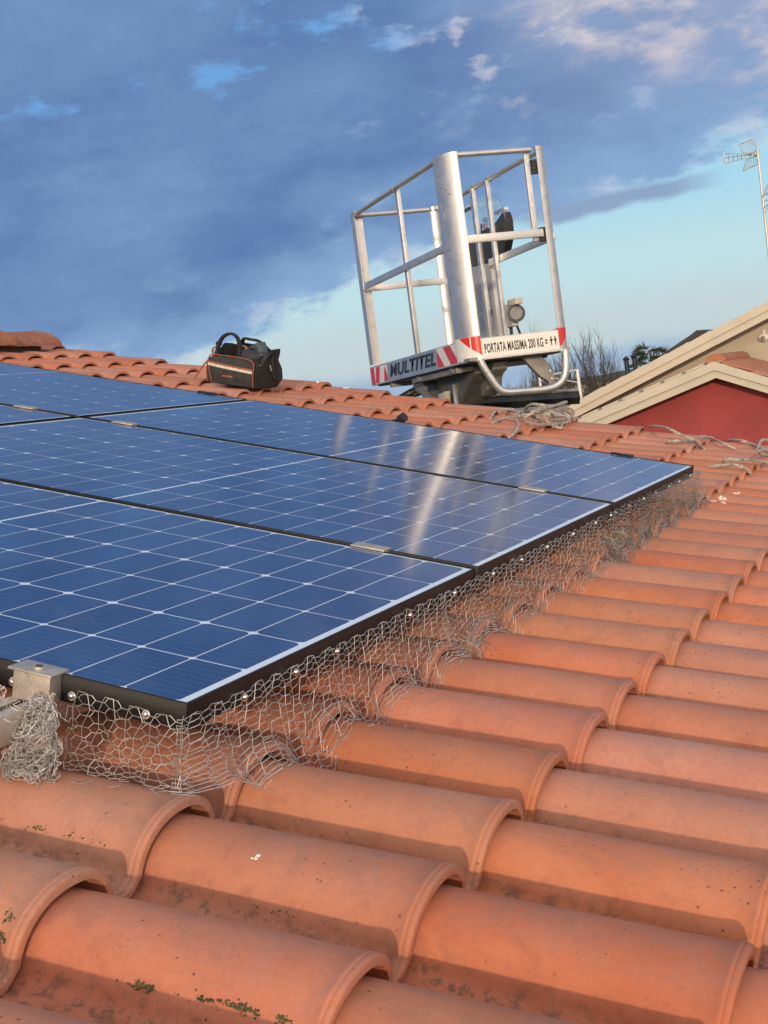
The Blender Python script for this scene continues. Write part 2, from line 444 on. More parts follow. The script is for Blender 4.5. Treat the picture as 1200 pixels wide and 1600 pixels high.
def cell_mat():
    m, t, bs = new_mat('silicon_cell')
    tcn = t.n('ShaderNodeTexCoord'); oc = tcn.outputs['Object']
    oi = t.n('ShaderNodeObjectInfo'); rnd = oi.outputs['Random']
    sp = t.n('ShaderNodeSeparateXYZ'); t.l(oc, sp.inputs[0])
    base = t.mix(rnd, (0.0080, 0.034, 0.138), (0.0165, 0.054, 0.190))
    # fine ribbons along the length
    ph = t.m('FRACT', t.m('MULTIPLY', sp.outputs[1], 1 / 0.01870))
    rib = t.m('LESS_THAN', t.m('ABSOLUTE', t.m('SUBTRACT', ph, 0.5)), 0.035)
    base = t.mix(t.m('MULTIPLY', rib, 0.38), base, (0.16, 0.22, 0.34))
    dust = t.noise(oc, 7.0, 8, 0.75, 0.3)
    base = t.mix(t.m('MULTIPLY', t.ss(dust, 0.42, 0.75), 0.075), base, (0.40, 0.38, 0.34))
    vs = t.n('ShaderNodeTexVoronoi'); vs.inputs['Scale'].default_value = 30.0; t.l(oc, vs.inputs['Vector'])
    base = t.mix(t.m('MULTIPLY', t.m('MULTIPLY', t.m('LESS_THAN', vs.outputs['Distance'], 0.045), t.ss(t.noise(oc, 3.0, 2), 0.5, 0.6)), 0.7), base, (0.02, 0.02, 0.02))
    t.l(base, bs.inputs['Base Color'])
    t.l(t.m('ADD', 0.075, t.m('MULTIPLY', t.noise(oc, 9.0, 5, 0.6), 0.05)), bs.inputs['Roughness'])
    bs.inputs['IOR'].default_value = 1.5
    return m


M_CELL = cell_mat()
M_BACK = plain('white_backsheet', (0.74, 0.84, 0.95), 0.14, 0.0, 0.03, 10)

# ------------------------------------------------------------------ GROUND AND FAR SETTING
g = MB(); g.add([(-2500, -2500, 0), (2500, -2500, 0), (2500, 2500, 0), (-2500, 2500, 0)], [(0, 1, 2, 3)])
go = g.build('ground', M_GROUND); go['kind'] = 'structure'

hb = MB()
hv = []; N = 160
for i in range(N + 1):
    x = -900 + 1400 * i / N
    z = 7.0 + 2.2 * mnoise.noise(Vector((x * 0.012, 3.3, 0))) + 1.2 * mnoise.noise(Vector((x * 0.05, 9.1, 0))) - 0.0015 * max(0, x + 120)
    hv.append((x, z))
for i in range(N + 1):
    x, z = hv[i]; hb.V += [(x, 600 + 0.1 * x, -1), (x, 640 + 0.1 * x, z + 0.4 * random.random()), (x, 800, -1)]
for i in range(N):
    a = i * 3; hb.F += [(a, a + 3, a + 4, a + 1), (a + 1, a + 4, a + 5, a + 2)]
ho = hb.build('hills', M_HILL); ho['kind'] = 'structure'

# ------------------------------------------------------------------ OUR HOUSE: the roof we stand on
house = thing('house', 'terracotta barrel-tiled roof in the foreground carrying the solar panels', 'house')
PY = 0.2187; PX = 0.325; CR0 = -0.2700; LIP0 = 0.358
PAN_Z = -0.181
X_RIDGE = -3.86
XE = 2.7; YN = -3.4; YF = 5.27
deck = MB()
deck.box((X_RIDGE, YN, -0.45), (XE, YF, -0.245), RM)
xr = RM @ Vector((X_RIDGE, 0, -0.19))
RM2 = Matrix.Translation((xr.x, 0, xr.z)) @ Matrix.Rotation(-PITCH, 4, 'Y')   # far slope
deck.box((-5.5, YN, -0.21), (0.0, YF, 0.0), RM2)
deck.build('roof_deck', M_DARK, house)
wl = MB()
p1 = RM @ Vector((XE - 0.5, 0, -0.42)); p0 = RM @ Vector((X_RIDGE, 0, -0.42)); p2 = RM2 @ Vector((-5.0, 0, -0.23))
poly = [(p1.x, YN + 0.3, 0), (p1.x, YN + 0.3, p1.z), (p0.x, YN + 0.3, p0.z), (p2.x, YN + 0.3, p2.z), (p2.x, YN + 0.3, 0)]
wl.prism(poly, (0, YF - YN - 0.5, 0)); wl.build('wall', M_CREAM, house)


def tile_profile(hw, h, add=0.0):
    """outer line of a barrel-and-pan tile, far side to near side; returns list of (y, z)"""
    pts = []
    n = 26
    for i in range(n + 1):
        th = PI * i / n * 0.965 + 0.0
        cy = math.cos(th); sz = math.sin(th)
        y = (hw + add) * (abs(cy) ** 0.92) * (1 if cy > 0 else -1)
        z = (h + add) * (sz ** 0.88)
        pts.append((y, z))
    y0, z0 = pts[-1]
    pts.append((-(hw + add) - 0.0035, 0.0065 + add * 0.5))
    pts.append((-(hw + add) - 0.010, 0.002 + add * 0.5))
    pts.append((-0.118, 0.0 + add * 0.4))
    pts.append((-0.134, 0.001 + add * 0.3))
    pts.append((-0.140, 0.016))
    pts.append((-0.146, 0.018))
    return pts


def tile_mesh(name, seed, lod=0):
    rs = random.Random(seed)
    if lod == 0:
        st = [(-0.405, 0), (-0.33, 0), (-0.25, 0), (-0.17, 0), (-0.09, 0), (-0.04, 0), (-0.0150, 0), (-0.0138, 0.0010), (-0.0110, 0.0013), (-0.0092, 0.0011), (-0.0083, 0.0002), (-0.0070, 0.0010), (-0.0040, 0.0013), (-0.0014, 0.0006), (0.0, -0.0010)]
    else:
        st = [(-0.405, 0), (-0.2, 0), (-0.0225, 0), (-0.019, 0.0035), (-0.002, 0.0035), (0.0, 0.0)]
    T = 0.0105
    V = []; Fc = []
    ns = len(st)
    bow = rs.uniform(-0.002, 0.002); tw = rs.uniform(-0.004, 0.004)
    def ring(x, add, inner):
        hw = 0.0880 + 0.048 * x; h = 0.0735 + 0.028 * x
        P = tile_profile(hw, h, add)
        out = []
        for k, (y, z) in enumerate(P):
            if inner:
                # move inwards
                if k <= 26:
                    L = math.hypot(y, z) or 1
                    y -= y / L * T; z -= z / L * T
                    if k in (0,): z = 0
                else: z -= T
            wv = 0.0012 * mnoise.noise(Vector((x * 9 + seed * 3.1, y * 12, seed)))
            tl = (x + 0.325) / 0.325 * 0.0125
            out.append((x, y + bow * math.sin((x + 0.4) / 0.4 * PI) + tw * (x + 0.2), z + tl + wv))
        return out
    for x, add in st: V += ring(x, add, False)
    n = len(V) // ns
    if lod == 0:
        for i in range(ns - 1):
            for k in range(n - 1):
                Fc.append((i * n + k, i * n + k + 1, (i + 1) * n + k + 1, (i + 1) * n + k))
    else:
        for i in range(ns - 1):
            for k in range(n - 1):
                Fc.append((i * n + k, i * n + k + 1, (i + 1) * n + k + 1, (i + 1) * n + k))
    b0 = len(V)
    xs_in = [0.0, -0.09, -0.405]
    for x in xs_in: V += ring(x, 0, True)
    a = (ns - 1) * n
    for k in range(n - 1): Fc.append((a + k, a + k + 1, b0 + k + 1, b0 + k))      # the lip face
    for i in range(len(xs_in) - 1):
        for k in range(n - 1):
            Fc.append((b0 + i * n + k, b0 + i * n + k + 1, b0 + (i + 1) * n + k + 1, b0 + (i + 1) * n + k))
    me = mesh_from(name, V, Fc, True)
    bm = bmesh.new(); bm.from_mesh(me); bmesh.ops.recalc_face_normals(bm, faces=bm.faces); bm.to_mesh(me); bm.free()
    me.shade_smooth()
    try: me.set_sharp_from_angle(angle=math.radians(48))
    except Exception: pass
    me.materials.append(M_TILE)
    return me


def sag(k):
    return 0.020 if k <= -1 else (0.016 if k == 0 else (0.005 if k == 1 else 0.0))


near_meshes = [tile_mesh('roof_tile', s) for s in range(5)]
low_mesh = tile_mesh('roof_tile_low', 11, 1)
tiles = []


def crest(k):
    return CR0 + PY * k - (0.0 if k >= 0 else 0.013 * min(2, -k))


for i in range(-8, 14):
    lx = LIP0 - PX * i
    for k in range(-13, 26):
        tiles.append((lx, crest(k), i, k))


def px_of(P):
    c_ = RCW @ (P - CAM)
    if c_.z < 0.05: return None
    return 600 + F_PX * c_.x / c_.z, 800 + F_PX * c_.y / c_.z, c_.z


cand = []; rest = []
for lx, cy, i, k in tiles:
    if lx > XE + 0.05: continue
    vis = False; zz = 99
    for dx, dy, dz in ((0, 0, 0.07), (-0.3, 0, 0.07), (0, -0.1, 0.05), (-0.3, -0.1, 0.05), (-0.15, 0, 0.07)):
        P = RM @ Vector((lx + dx, cy + dy, PAN_Z + dz))
        q = px_of(P)
        under = (-3.25 < lx + dx < -0.02) and (0.03 < cy + dy < 3.13)
        if q and -30 < q[0] < 1230 and q[1] < 1640 and not under: vis = True; zz = min(zz, q[2])
    (cand if vis else rest).append((zz, lx, cy, i, k))
cand.sort()
rest += cand[300:]; cand = cand[:300]
for zz, lx, cy, i, k in cand:
    rs = random.Random(i * 131 + k * 17)
    J = Matrix.Translation((lx + rs.uniform(-0.003, 0.003), cy + rs.uniform(-0.0015, 0.0015), PAN_Z - sag(k) + rs.uniform(0, 0.0015))) \
        @ Matrix.Rotation(rs.uniform(-0.006, 0.006), 4, 'Z') @ Matrix.Rotation(rs.uniform(-0.004, 0.004), 4, 'X')
    link('roof_tile', near_meshes[(i * 7 + k * 3) % 5] if zz < 5.5 else near_meshes[(i + k) % 5], None, house, RM @ J)
vl = np.array([v.co[:] for v in low_mesh.vertices]); fl = [tuple(p.vertices) for p in low_mesh.polygons]
RV = []; RF = []
for zz, lx, cy, i, k in rest:
    o = len(RV); q = vl + np.array([lx, cy, PAN_Z - sag(k)]); RV += [tuple(v) for v in q]; RF += [tuple(a + o for a in f) for f in fl]
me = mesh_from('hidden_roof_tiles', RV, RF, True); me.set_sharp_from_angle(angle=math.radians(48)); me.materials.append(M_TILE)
hid = link('roof_tile', me, None, house, RM); hid['kind'] = 'stuff'
# far slope covering
fs = MB()
for k in range(-13, 26):
    cy = CR0 + PY * k; pts = [(-5.5 * 1.0, cy + 0.09 * math.cos(PI * j / 8), 0.006 + 0.07 * math.sin(PI * j / 8)) for j in range(9)]
    fs.prism(pts, (5.5, 0, 0), RM2)
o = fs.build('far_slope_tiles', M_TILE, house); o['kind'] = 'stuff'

# ridge caps: big half-round tiles laid along the ridge
def ridge_cap(y0, y1, r0, r1, lift0, lift1):
    V = []; Fc = []; n = 16; T = 0.014
    ys = [y0, y0 + 0.02, y0 + 0.03, (y0 + y1) / 2, y1]
    for inner in (0, 1):
        for j, y in enumerate(ys):
            f = (y - y0) / (y1 - y0); r = r0 + (r1 - r0) * f + (0.006 if j < 2 else 0) - inner * T
            for i in range(n + 1):
                th = PI * i / n
                V.append((X_RIDGE + 0.0 + r * 1.10 * math.cos(th), y, -0.082 + lift0 + (lift1 - lift0) * f + r * 0.44 * math.sin(th)))
    m_ = len(ys) * (n + 1)
    for s_ in (0, m_):
        for j in range(len(ys) - 1):
            for i in range(n): a = s_ + j * (n + 1) + i; Fc.append((a, a + 1, a + n + 2, a + n + 1))
    for j in (0, len(ys) - 1):
        for i in range(n): a = j * (n + 1) + i; Fc.append((a, a + 1, a + 1 + m_, a + m_))
    for i in (0, n):
        for j in range(len(ys) - 1): a = j * (n + 1) + i; Fc.append((a, a + n + 1, a + n + 1 + m_, a + m_))
    b = MB(); b.add(V, Fc); return b.build('ridge_tile', M_RIDGE, house, RM, smooth=True)


yy = 4.98
for j in range(24):
    ridge_cap(yy, yy - 0.45, 0.139 if j else 0.128, 0.118, 0.012 if j else 0.004, 0.0)
    yy -= 0.39
rd = MB(); rd.box((X_RIDGE - 0.10, YN, -0.155), (X_RIDGE + 0.09, 4.90, -0.090), RM)
rd.build('ridge_mortar', M_DARK, house)

# ------------------------------------------------------------------ SOLAR PANELS
PWID = 1.038; PLEN = 1.595; GAP = 0.020; FH = 0.035
def panel_geo():
    LIP = 0.0036; RH = 0.0014
    fr = MB()
    # four rails of the frame, butted
    fr.box((-PLEN, 0, -FH), (0, LIP, 0)); fr.box((-PLEN, PWID - LIP, -FH), (0, PWID, 0))
    fr.box((-LIP, LIP, -FH), (0, PWID - LIP, 0)); fr.box((-PLEN, LIP, -FH), (-PLEN + LIP, PWID - LIP, 0))
    bk = MB(); bk.box((-PLEN + LIP, LIP, -0.007), (-LIP, PWID - LIP, -RH - 0.0003))
    cells = []
    a = 0.1704; my = (PWID - 6 * a) / 2 - 0.0042
    gx = 0.00125; gy = 0.0019
    def cell(x0, x1, y0, y1, cl, ch):
        # cl: chamfer on low-y side, ch: chamfer on high-y side
        x0 += gx; x1 -= gx; y0 += gy; y1 -= gy
        P = [(x0 + cl, y0), (x1 - cl, y0), (x1, y0 + cl), (x1, y1 - ch), (x1 - ch, y1), (x0 + ch, y1), (x0, y1 - ch), (x0, y0 + cl)]
        return P
    for i in range(20):
        if i < 10: xr_ = -(0.0157 + i * 0.0789); xl = xr_ - 0.0789
        else: xr_ = -(0.0157 + 0.789 + 0.0052 + (i - 10) * 0.0769); xl = xr_ - 0.0769
        for j in range(6):
            cl = 0.0046 if j % 2 == 1 else 0.0078
            ch = 0.0046 if j % 2 == 0 else 0.0078
            cells.append(cell(xl, xr_, my + j * a, my + (j + 1) * a, cl, ch))
    return fr, bk, cells, RH


fr, bk, cells, RH = panel_geo()
panel_protos = {}
labels = {(0, 0): 'near solar panel with its bare black corner facing the camera over the wire netting',
          (0, 1): 'middle solar panel on the right, crossed by a seam clamp at each long side',
          (0, 2): 'far right solar panel, whose far corner is next to the loose wire netting',
          (1, 0): 'solar panel at the left edge beyond the near panel',
          (1, 1): 'solar panel in the middle row at the left, below the double seam crossing',
          (1, 2): 'far left solar panel just below the ridge end and left of the tool bag'}
frame_me = None
cell_me = [None] * 120
for col in (0, 1):
    for row in (0, 1, 2):
        pn = thing('solar_panel', labels[(col, row)], 'solar panel', RM @ Matrix.Translation((-(PLEN + GAP) * col, (PWID + GAP) * row, 0)), 'framed blue solar panels laid flat on the tiles')
        if frame_me is None:
            fo = fr.build('frame', M_FRAME, pn, bevel=0.0007, seg=1); frame_me = fo.data
            bo = bk.build('backsheet', M_BACK, pn); back_me = bo.data
        else:
            link('frame', frame_me, None, pn); link('backsheet', back_me, None, pn)
        for ci, P in enumerate(cells):
            if cell_me[ci] is None:
                z = -RH; n = len(P)
                me = mesh_from('solar_cell', [(x, y, z) for x, y in P] + [(x, y, z - 0.0003) for x, y in P], [tuple(range(n))] + [(i, i + n, (i + 1) % n + n, (i + 1) % n) for i in range(n)])
                me.materials.append(M_CELL); cell_me[ci] = me
            link('solar_cell', cell_me[ci], None, pn)

# ------------------------------------------------------------------ MOUNTING RAILS AND CLAMPS
def rail(x, y0, y1, label):
    t = thing('mounting_rail', label, 'mounting rail', RM @ Matrix.Translation((x, y0, -FH)), 'aluminium rails under the panels')
    L = y1 - y0; wdt = 0.040; h = 0.040; s = 0.004
    b = MB()
    # slotted profile: two side walls, floor, middle web, two top flanges leaving the slot
    b.box((-wdt / 2, 0, -h), (-wdt / 2 + s, L, -0.0005)); b.box((wdt / 2 - s, 0, -h), (wdt / 2, L, -0.0005))
    b.box((-wdt / 2 + s, 0, -h), (wdt / 2 - s, L, -h + s)); b.box((-wdt / 2 + s, 0, -0.020), (wdt / 2 - s, L, -0.017))
    b.box((-wdt / 2 + s, 0, -0.004), (-0.006, L, -0.001)); b.box((0.006, 0, -0.004), (wdt / 2 - s, L, -0.001))
    b.build('profile', M_CLAMP, t, bevel=0.0006, seg=1)
    hk = MB()
    y = 0.35
    while y < L: hk.box((-0.02, y, -0.118), (0.02, y + 0.006, -0.036)); hk.box((-0.02, y + 0.006, -0.118), (0.02, y + 0.07, -0.113)); y += 0.875
    hk.build('roof_hook', M_CLAMP, t)
    return t


rail(-0.215, -0.135, 3.22, 'aluminium rail end poking out under the near panel at the left edge')
rail(-1.415, -0.05, 3.22, 'aluminium rail hidden under the left end of the near panels')
rail(-1.800, -0.05, 3.22, 'aluminium rail hidden under the right end of the far left panels')
rail(-2.990, -0.05, 3.22, 'aluminium rail hidden under the outer end of the far left panels')


def clamp(x, y, kind, label):
    t = thing('panel_clamp', label, 'clamp', RM @ Matrix.Translation((x, y, 0)), 'aluminium clamps holding the panels')
    b = MB()
    if kind == 'mid':
        b.box((-0.035, -0.0195, 0.0006), (0.035, 0.0195, 0.0040)); b.box((-0.035, -0.0085, -0.034), (0.035, 0.0085, 0.0006))
        b.build('body', M_CLAMP, t, bevel=0.0012)
        s = MB(); s.tube([(0, 0, 0.0042), (0, 0, 0.0056)], 0.0055, 12)
    elif kind == 'front':
        b.box((-0.034, -0.030, 0.0006), (0.030, 0.010, 0.0042)); b.box((-0.027, -0.0270, -0.0355), (0.027, -0.0015, 0.0004))
        b.build('body', M_CLAMP, t, bevel=0.0014)
        s = MB(); s.tube([(0, -0.012, 0.0044), (0, -0.012, 0.0073)], 0.0085, 16)
    else:
        b.box((-0.035, -0.010, 0.0006), (0.035, 0.020, 0.0040)); b.box((-0.035, 0.0015, -0.034), (0.035, 0.018, 0.0004))
        b.build('body', M_CLAMP if kind == 'end' else M_FRAME, t, bevel=0.0012)
        s = MB(); s.tube([(0, 0.006, 0.0042), (0, 0.006, 0.0056)], 0.0055, 12)
    s.build('bolt', M_GREY if kind != 'front' else M_CLAMP, t, smooth=True)
    if kind == 'front':
        q = MB(); q.tube([(0, -0.012, 0.0072), (0, -0.012, 0.00765)], 0.0055, 6); q.build('bolt_socket', M_DARK, t)


S1 = PWID + GAP / 2; S2 = 2 * PWID + 1.5 * GAP; S3 = 3 * PWID + 2 * GAP
clamp(-0.203, 0, 'front', 'square metal clamp gripping the near panel edge at the left of the photo')
clamp(-0.215, S1, 'mid', 'metal clamp on the nearest seam close to the right ends of the panels')
clamp(-0.215, S2, 'mid', 'metal clamp on the second seam close to the right ends of the panels')
clamp(-1.415, S1, 'mid', 'metal clamp on the nearest seam toward its left end')
clamp(-1.450, S2, 'mid', 'metal clamp on the far seam just right of the panel crossing')
clamp(-1.795, S2, 'mid', 'metal clamp on the far seam just left of the panel crossing')
clamp(-0.235, S3, 'far', 'dark clamp on the far edge near the far right panel corner')
clamp(-1.78, S3, 'far', 'dark clamp on the far edge of the panels below the tool bag')

# ------------------------------------------------------------------ CHICKEN WIRE
def roof_z(x, y):
    """top of the tile surface in roof coordinates"""
    k = round((y - CR0) / PY); dy = y - crest(k)
    if k < 0 and abs(y - crest(k + 1)) < abs(dy): k += 1; dy = y - crest(k)
    f = ((LIP0 - x) / PX) % 1.0            # 0 at lip, 1 at upper end
    lx = -f * PX
    hw = 0.0880 + 0.048 * lx; h = 0.0735 + 0.028 * lx
    tl = (lx + 0.325) / 0.325 * 0.0125
    q = 1 - (dy / hw) ** 2
    z = h * math.sqrt(q) ** 0.9 if q > 0 else 0.0
    return PAN_Z - sag(k) + tl + z


def hexnet(fn, U, Vv, cw, chh, r, rs, drop=0.0, twist=True, jit=0.00055):
    """flat-top hexagons in (u, v); fn maps to a point; returns an MB of thin wires"""
    nodes = {}; P = []
    def nd(i, j):
        if (i, j) not in nodes:
            # column pairs
            base = (i // 2) * 1.5 * cw / 2 * 1.0
            u = (i // 2) * 0.75 * cw + ((0.5 * cw) if i % 2 else 0.0) * 0
            nodes[(i, j)] = None
        return nodes[(i, j)]
    edges = []
    # honeycomb: vertices at (col*0.75cw +- 0.25cw) ; build from hexagon centres
    key = {}
    def vert(u, v):
        kk = (round(u / (cw * 0.25)), round(v / (chh * 0.5)))
        if kk not in key:
            key[kk] = len(P)
            uu = kk[0] * cw * 0.25; vv = kk[1] * chh * 0.5
            P.append((uu + rs.uniform(-1, 1) * cw * 0.045, vv + rs.uniform(-1, 1) * chh * 0.05))
        return key[kk]
    es = set()
    nc = int(U / (cw * 0.75)) + 1; nr = int(Vv / chh) + 1
    for a in range(nc):
        for b in range(nr):
            u0 = a * 0.75 * cw; v0 = b * chh + (chh * 0.5 if a % 2 else 0)
            hx = [vert(u0 + cw * 0.5 * q, v0 + chh * 0.5 * w_) for q, w_ in ((-1, 0), (-0.5, 1), (0.5, 1), (1, 0), (0.5, -1), (-0.5, -1))]
            for i in range(6):
                e_ = (min(hx[i], hx[(i + 1) % 6]), max(hx[i], hx[(i + 1) % 6])); es.add(e_)
    Q = {}
    def pos(i):
        if i not in Q:
            u, v = P[i]
            p = fn(min(max(u, 0), U), v / Vv)
            p = Vector(p) + Vector((rs.uniform(-1, 1), rs.uniform(-1, 1), rs.uniform(-1, 1))) * jit
            Q[i] = p
        return Q[i]
    V = []; Fc = []
    for a, b in es:
        if P[a][1] > Vv * 1.02 or P[b][1] > Vv * 1.02:
            if rs.random() < 0.7: continue
        if P[a][1] < -chh * 0.3 or P[b][1] < -chh * 0.3: continue
        if P[a][0] < -cw * 0.3 or P[a][0] > U + cw * 0.3: continue
        if rs.random() < drop: continue
        pa = pos(a); pb = pos(b); d = pb - pa; L = d.length
        if L < 1e-5: continue
        d /= L; s_ = d.cross(Vector((0.31, 0.52, 0.8))).normalized(); t_ = d.cross(s_)
        horiz = abs(P[a][1] - P[b][1]) < chh * 0.3
        rr = r * (1.35 if horiz else 1.0)
        mid = (pa + pb) / 2 + (s_ * rs.uniform(-1, 1) + t_ * rs.uniform(-1, 1)) * jit * 0.6
        k = len(V)
        for c_ in (pa, mid, pb):
            for q in range(3):
                th = q * 2 * PI / 3
                V.append(c_ + (s_ * math.cos(th) + t_ * math.sin(th)) * rr)
        for s0 in (0, 3):
            for q in range(3): Fc.append((k + s0 + q, k + s0 + (q + 1) % 3, k + s0 + 3 + (q + 1) % 3, k + s0 + 3 + q))
    m = MB(); m.V = [tuple(v) for v in V]; m.F = Fc
    return m


def bez(a, b, c_, d, t):
    s = 1 - t
    return a * s ** 3 + b * 3 * s * s * t + c_ * 3 * s * t * t + d * t ** 3


def path_surface(u0, flare=1.0, top=-0.010, push=0.0, seed=0.0, amp=1.0, lenf=1.0):
    """surface following the panel edge; u measured along: negative = along the near edge, positive = along the right edge"""
    def fn(u, v):
        s = u0 + u
        R = 0.035
        if s < -R: b = Vector((s, 0, 0)); o = Vector((0, -1, 0))
        elif s > R: b = Vector((0, s, 0)); o = Vector((1, 0, 0))
        else:
            f = (s + R) / (2 * R); an = -PI / 2 + f * PI / 2
            b = Vector((0, 0, 0)) + Vector((min(s, 0), max(s, 0), 0)); o = Vector((math.cos(an), math.sin(an), 0))
        nz = lambda k, sc: mnoise.noise(Vector((s * sc, k + seed, seed * 1.7)))
        wr = nz(1.0, 9.0)
        if s < -R:
            out = 0.020 + 0.012 * nz(2, 6); zb = roof_z(s, -out) + 0.004 + 0.010 * abs(nz(3, 11))
        else:
            out = flare * (0.058 + 0.026 * nz(2, 5.0) + 0.010 * nz(8, 17))
            if s < 0.12: out = flare * (0.040 + (out / flare - 0.040) * max(0, s / 0.12))
            pb = b + o * out
            zb = roof_z(pb.x, pb.y) + 0.004
            zb = max(zb, -0.155 + 0.02 * nz(3, 8))
            if s < 0.16: zb = max(zb, -0.100 - 0.055 * max(0, (s - 0.06) / 0.10))
        a = b + o * (0.0025 + push) + Vector((0, 0, top + 0.004 * nz(5, 14)))
        d = b + o * out + Vector((0, 0, zb))
        m1 = b + o * (0.006 + push + 0.012 * amp * abs(wr)) + Vector((0, 0, -0.052))
        m2 = b + o * (out * 0.45 + push) + Vector((0, 0, zb * 0.75 - 0.02))
        if v <= 1.0: p = bez(a, m1, m2, d, v)
        else: p = d + o * (v - 1.0) * 0.10 + Vector((0, 0, 0.0))
        am = amp * (0.35 + 0.65 * math.sin(min(1, v) * PI))
        q = Vector((s * 26, v * 4.5, seed * 3))
        p += o * (0.0045 * am * mnoise.noise(q)) + Vector((0, 0, 1)) * (0.005 * am * mnoise.noise(q + Vector((9, 9, 9))))
        tv = o.cross(Vector((0, 0, 1)))
        p += tv * (0.006 * am * mnoise.noise(q * 0.6 + Vector((4, 1, 7))))
        # stay outside the frame and above the tiles
        if s >= R:
            p.x = max(p.x, 0.0022)
        elif s <= -R:
            p.y = min(p.y, -0.0022)
        rz = roof_z(p.x, p.y)
        if p.z < rz + 0.0015 and v > 0.4: p.z = rz + 0.0015
        return p
    return fn


def screws(parent, ss):
    for s in ss:
        b = MB()
        if s < 0: p = Vector((s, -0.003, -0.0235)); n = Vector((0, -1, 0.15))
        else: p = Vector((0.003, s, -0.0245)); n = Vector((1, 0, 0.15))
        n.normalize()
        b.tube([p, p + n * 0.004], 0.0058, 10); b.ball(p + n * 0.0045, 0.0042, 8, 5)
        b.build('screw', M_SCREW, parent, smooth=True)


rs_ = random.Random(5)
nA = thing('wire_netting', 'silvery hexagonal wire netting wrapped round the near panel corner', 'wire netting', RM, 'hexagonal wire netting around the panels')
hexnet(path_surface(-0.155, 1.0, -0.018), 0.150, 0.088, 0.0245, 0.0100, 0.00046, rs_).build('netting', M_WIRE, nA)
hexnet(path_surface(-0.012, 1.0, -0.016), 0.88, 0.155, 0.0350, 0.0108, 0.00043, rs_).build('netting', M_WIRE, nA)
# doubled-over upper hem
hexnet(path_surface(-0.160, 1.0, -0.016, 0.0035, 5.0, 1.2), 0.155, 0.030, 0.0245, 0.0100, 0.00044, rs_).build('netting_hem', M_WIRE, nA)
hexnet(path_surface(-0.01, 1.0, -0.014, 0.0035, 4.0, 1.2), 0.86, 0.036, 0.0350, 0.0108, 0.00042, rs_).build('netting_hem', M_WIRE, nA)
screws(nA, [-0.157, -0.245, -0.051, 0.136, 0.282, 0.417, 0.703, 0.916])


def tangle(centre, rad, n, r, seed, mat, parent, name='wire_tangle', floor=None, fall=0.0):
    rs = random.Random(seed); b = MB()
    for _ in range(n):
        p = Vector(centre) + Vector((rs.gauss(0, rad[0]), rs.gauss(0, rad[1]), rs.gauss(0, rad[2])))
        d = Vector((rs.gauss(0, 1), rs.gauss(0, 1), rs.gauss(0, 1) - fall)).normalized()
        pts = [p.copy()]
        for k in range(rs.randint(4, 9)):
            d = (d + Vector((rs.gauss(0, .75), rs.gauss(0, .75), rs.gauss(0, .75))) + (Vector(centre) - p) * 5).normalized()
            p = p + d * rs.uniform(0.005, 0.012)
            q = p.copy()
            if floor is not None: q.z = max(q.z, floor(q.x, q.y) + 0.002)
            q.x = q.x if q.y < -0.002 or q.z < -0.036 or q.x > 0.002 else 0.003
            pts.append(q)
        b.tube(pts, r, 3, False)
    return b.build(name, mat, parent)


# crumpled end of the netting bunched round the rail and clamp
def crumple(cx, cy, top, bot, r0, r1, turns, seed, dy=-0.03, amp=0.010, dx=0.0):
    def fn(u, v):
        a = u / 0.20 * turns * 2 * PI; f = v
        r = r0 + (r1 - r0) * math.sin(min(1, f) * PI * 0.62)
        q = Vector((math.cos(a) * 1.6 + seed, math.sin(a) * 1.6, f * 3.2))
        n1 = mnoise.noise_vector(q * 1.3) * amp + mnoise.noise_vector(q * 3.1) * amp * 0.55
        x = cx + dx * f + r * math.cos(a); y = cy + dy * f + r * 0.55 * math.sin(a)
        z = top + (bot - top) * f
        p = Vector((x, y, z)) + n1
        rz = roof_z(p.x, p.y) + 0.002
        if p.z < rz: p.z = rz + 0.002 * abs(n1.x) / amp
        if p.y > -0.003 and p.z > -0.037: p.y = -0.004
        return p
    return fn
for sd, args in ((61, (-0.180, -0.036, -0.020, -0.108, 0.012, 0.034, 1.0)), (62, (-0.176, -0.038, -0.026, -0.112, 0.010, 0.028, 1.15)), (63, (-0.165, -0.042, -0.050, -0.112, 0.014, 0.030, 0.9))):
    fn_c = crumple(*args, sd)
    hexnet(fn_c, 0.20, 0.105, 0.0150, 0.0090, 0.00055, rs_, 0.04, jit=0.0016).build('crumpled_netting', M_WIRE, nA)
hexnet(crumple(-0.262, -0.034, -0.020, -0.075, 0.014, 0.026, 1.0, 64, -0.01), 0.20, 0.07, 0.0170, 0.0100, 0.00050, rs_, 0.1, jit=0.0012).build('crumpled_netting', M_WIRE, nA)
tangle((-0.188, -0.052, -0.050), (0.014, 0.008, 0.018), 22, 0.00055, 21, M_WIRE, nA, floor=roof_z)

nB = thing('wire_netting', 'hexagonal wire netting along the side of the middle panel', 'wire netting', RM, 'hexagonal wire netting around the panels')
hexnet(path_surface(0.865, 1.0, -0.018, 0.0, 2.0), 1.12, 0.155, 0.0350, 0.0108, 0.00043, rs_).build('netting', M_WIRE, nB)
hexnet(path_surface(0.850, 0.9, -0.016, 0.004, 6.0, 1.5), 1.10, 0.060, 0.0350, 0.0108, 0.00042, rs_).build('netting_hem', M_WIRE, nB)
tangle((0.055, 0.915, -0.100), (0.010, 0.010, 0.022), 34, 0.00055, 31, M_WIRE2, nB, 'wire_fold', roof_z)
screws(nB, [1.13, 1.31, 1.493, 1.70, 1.90])

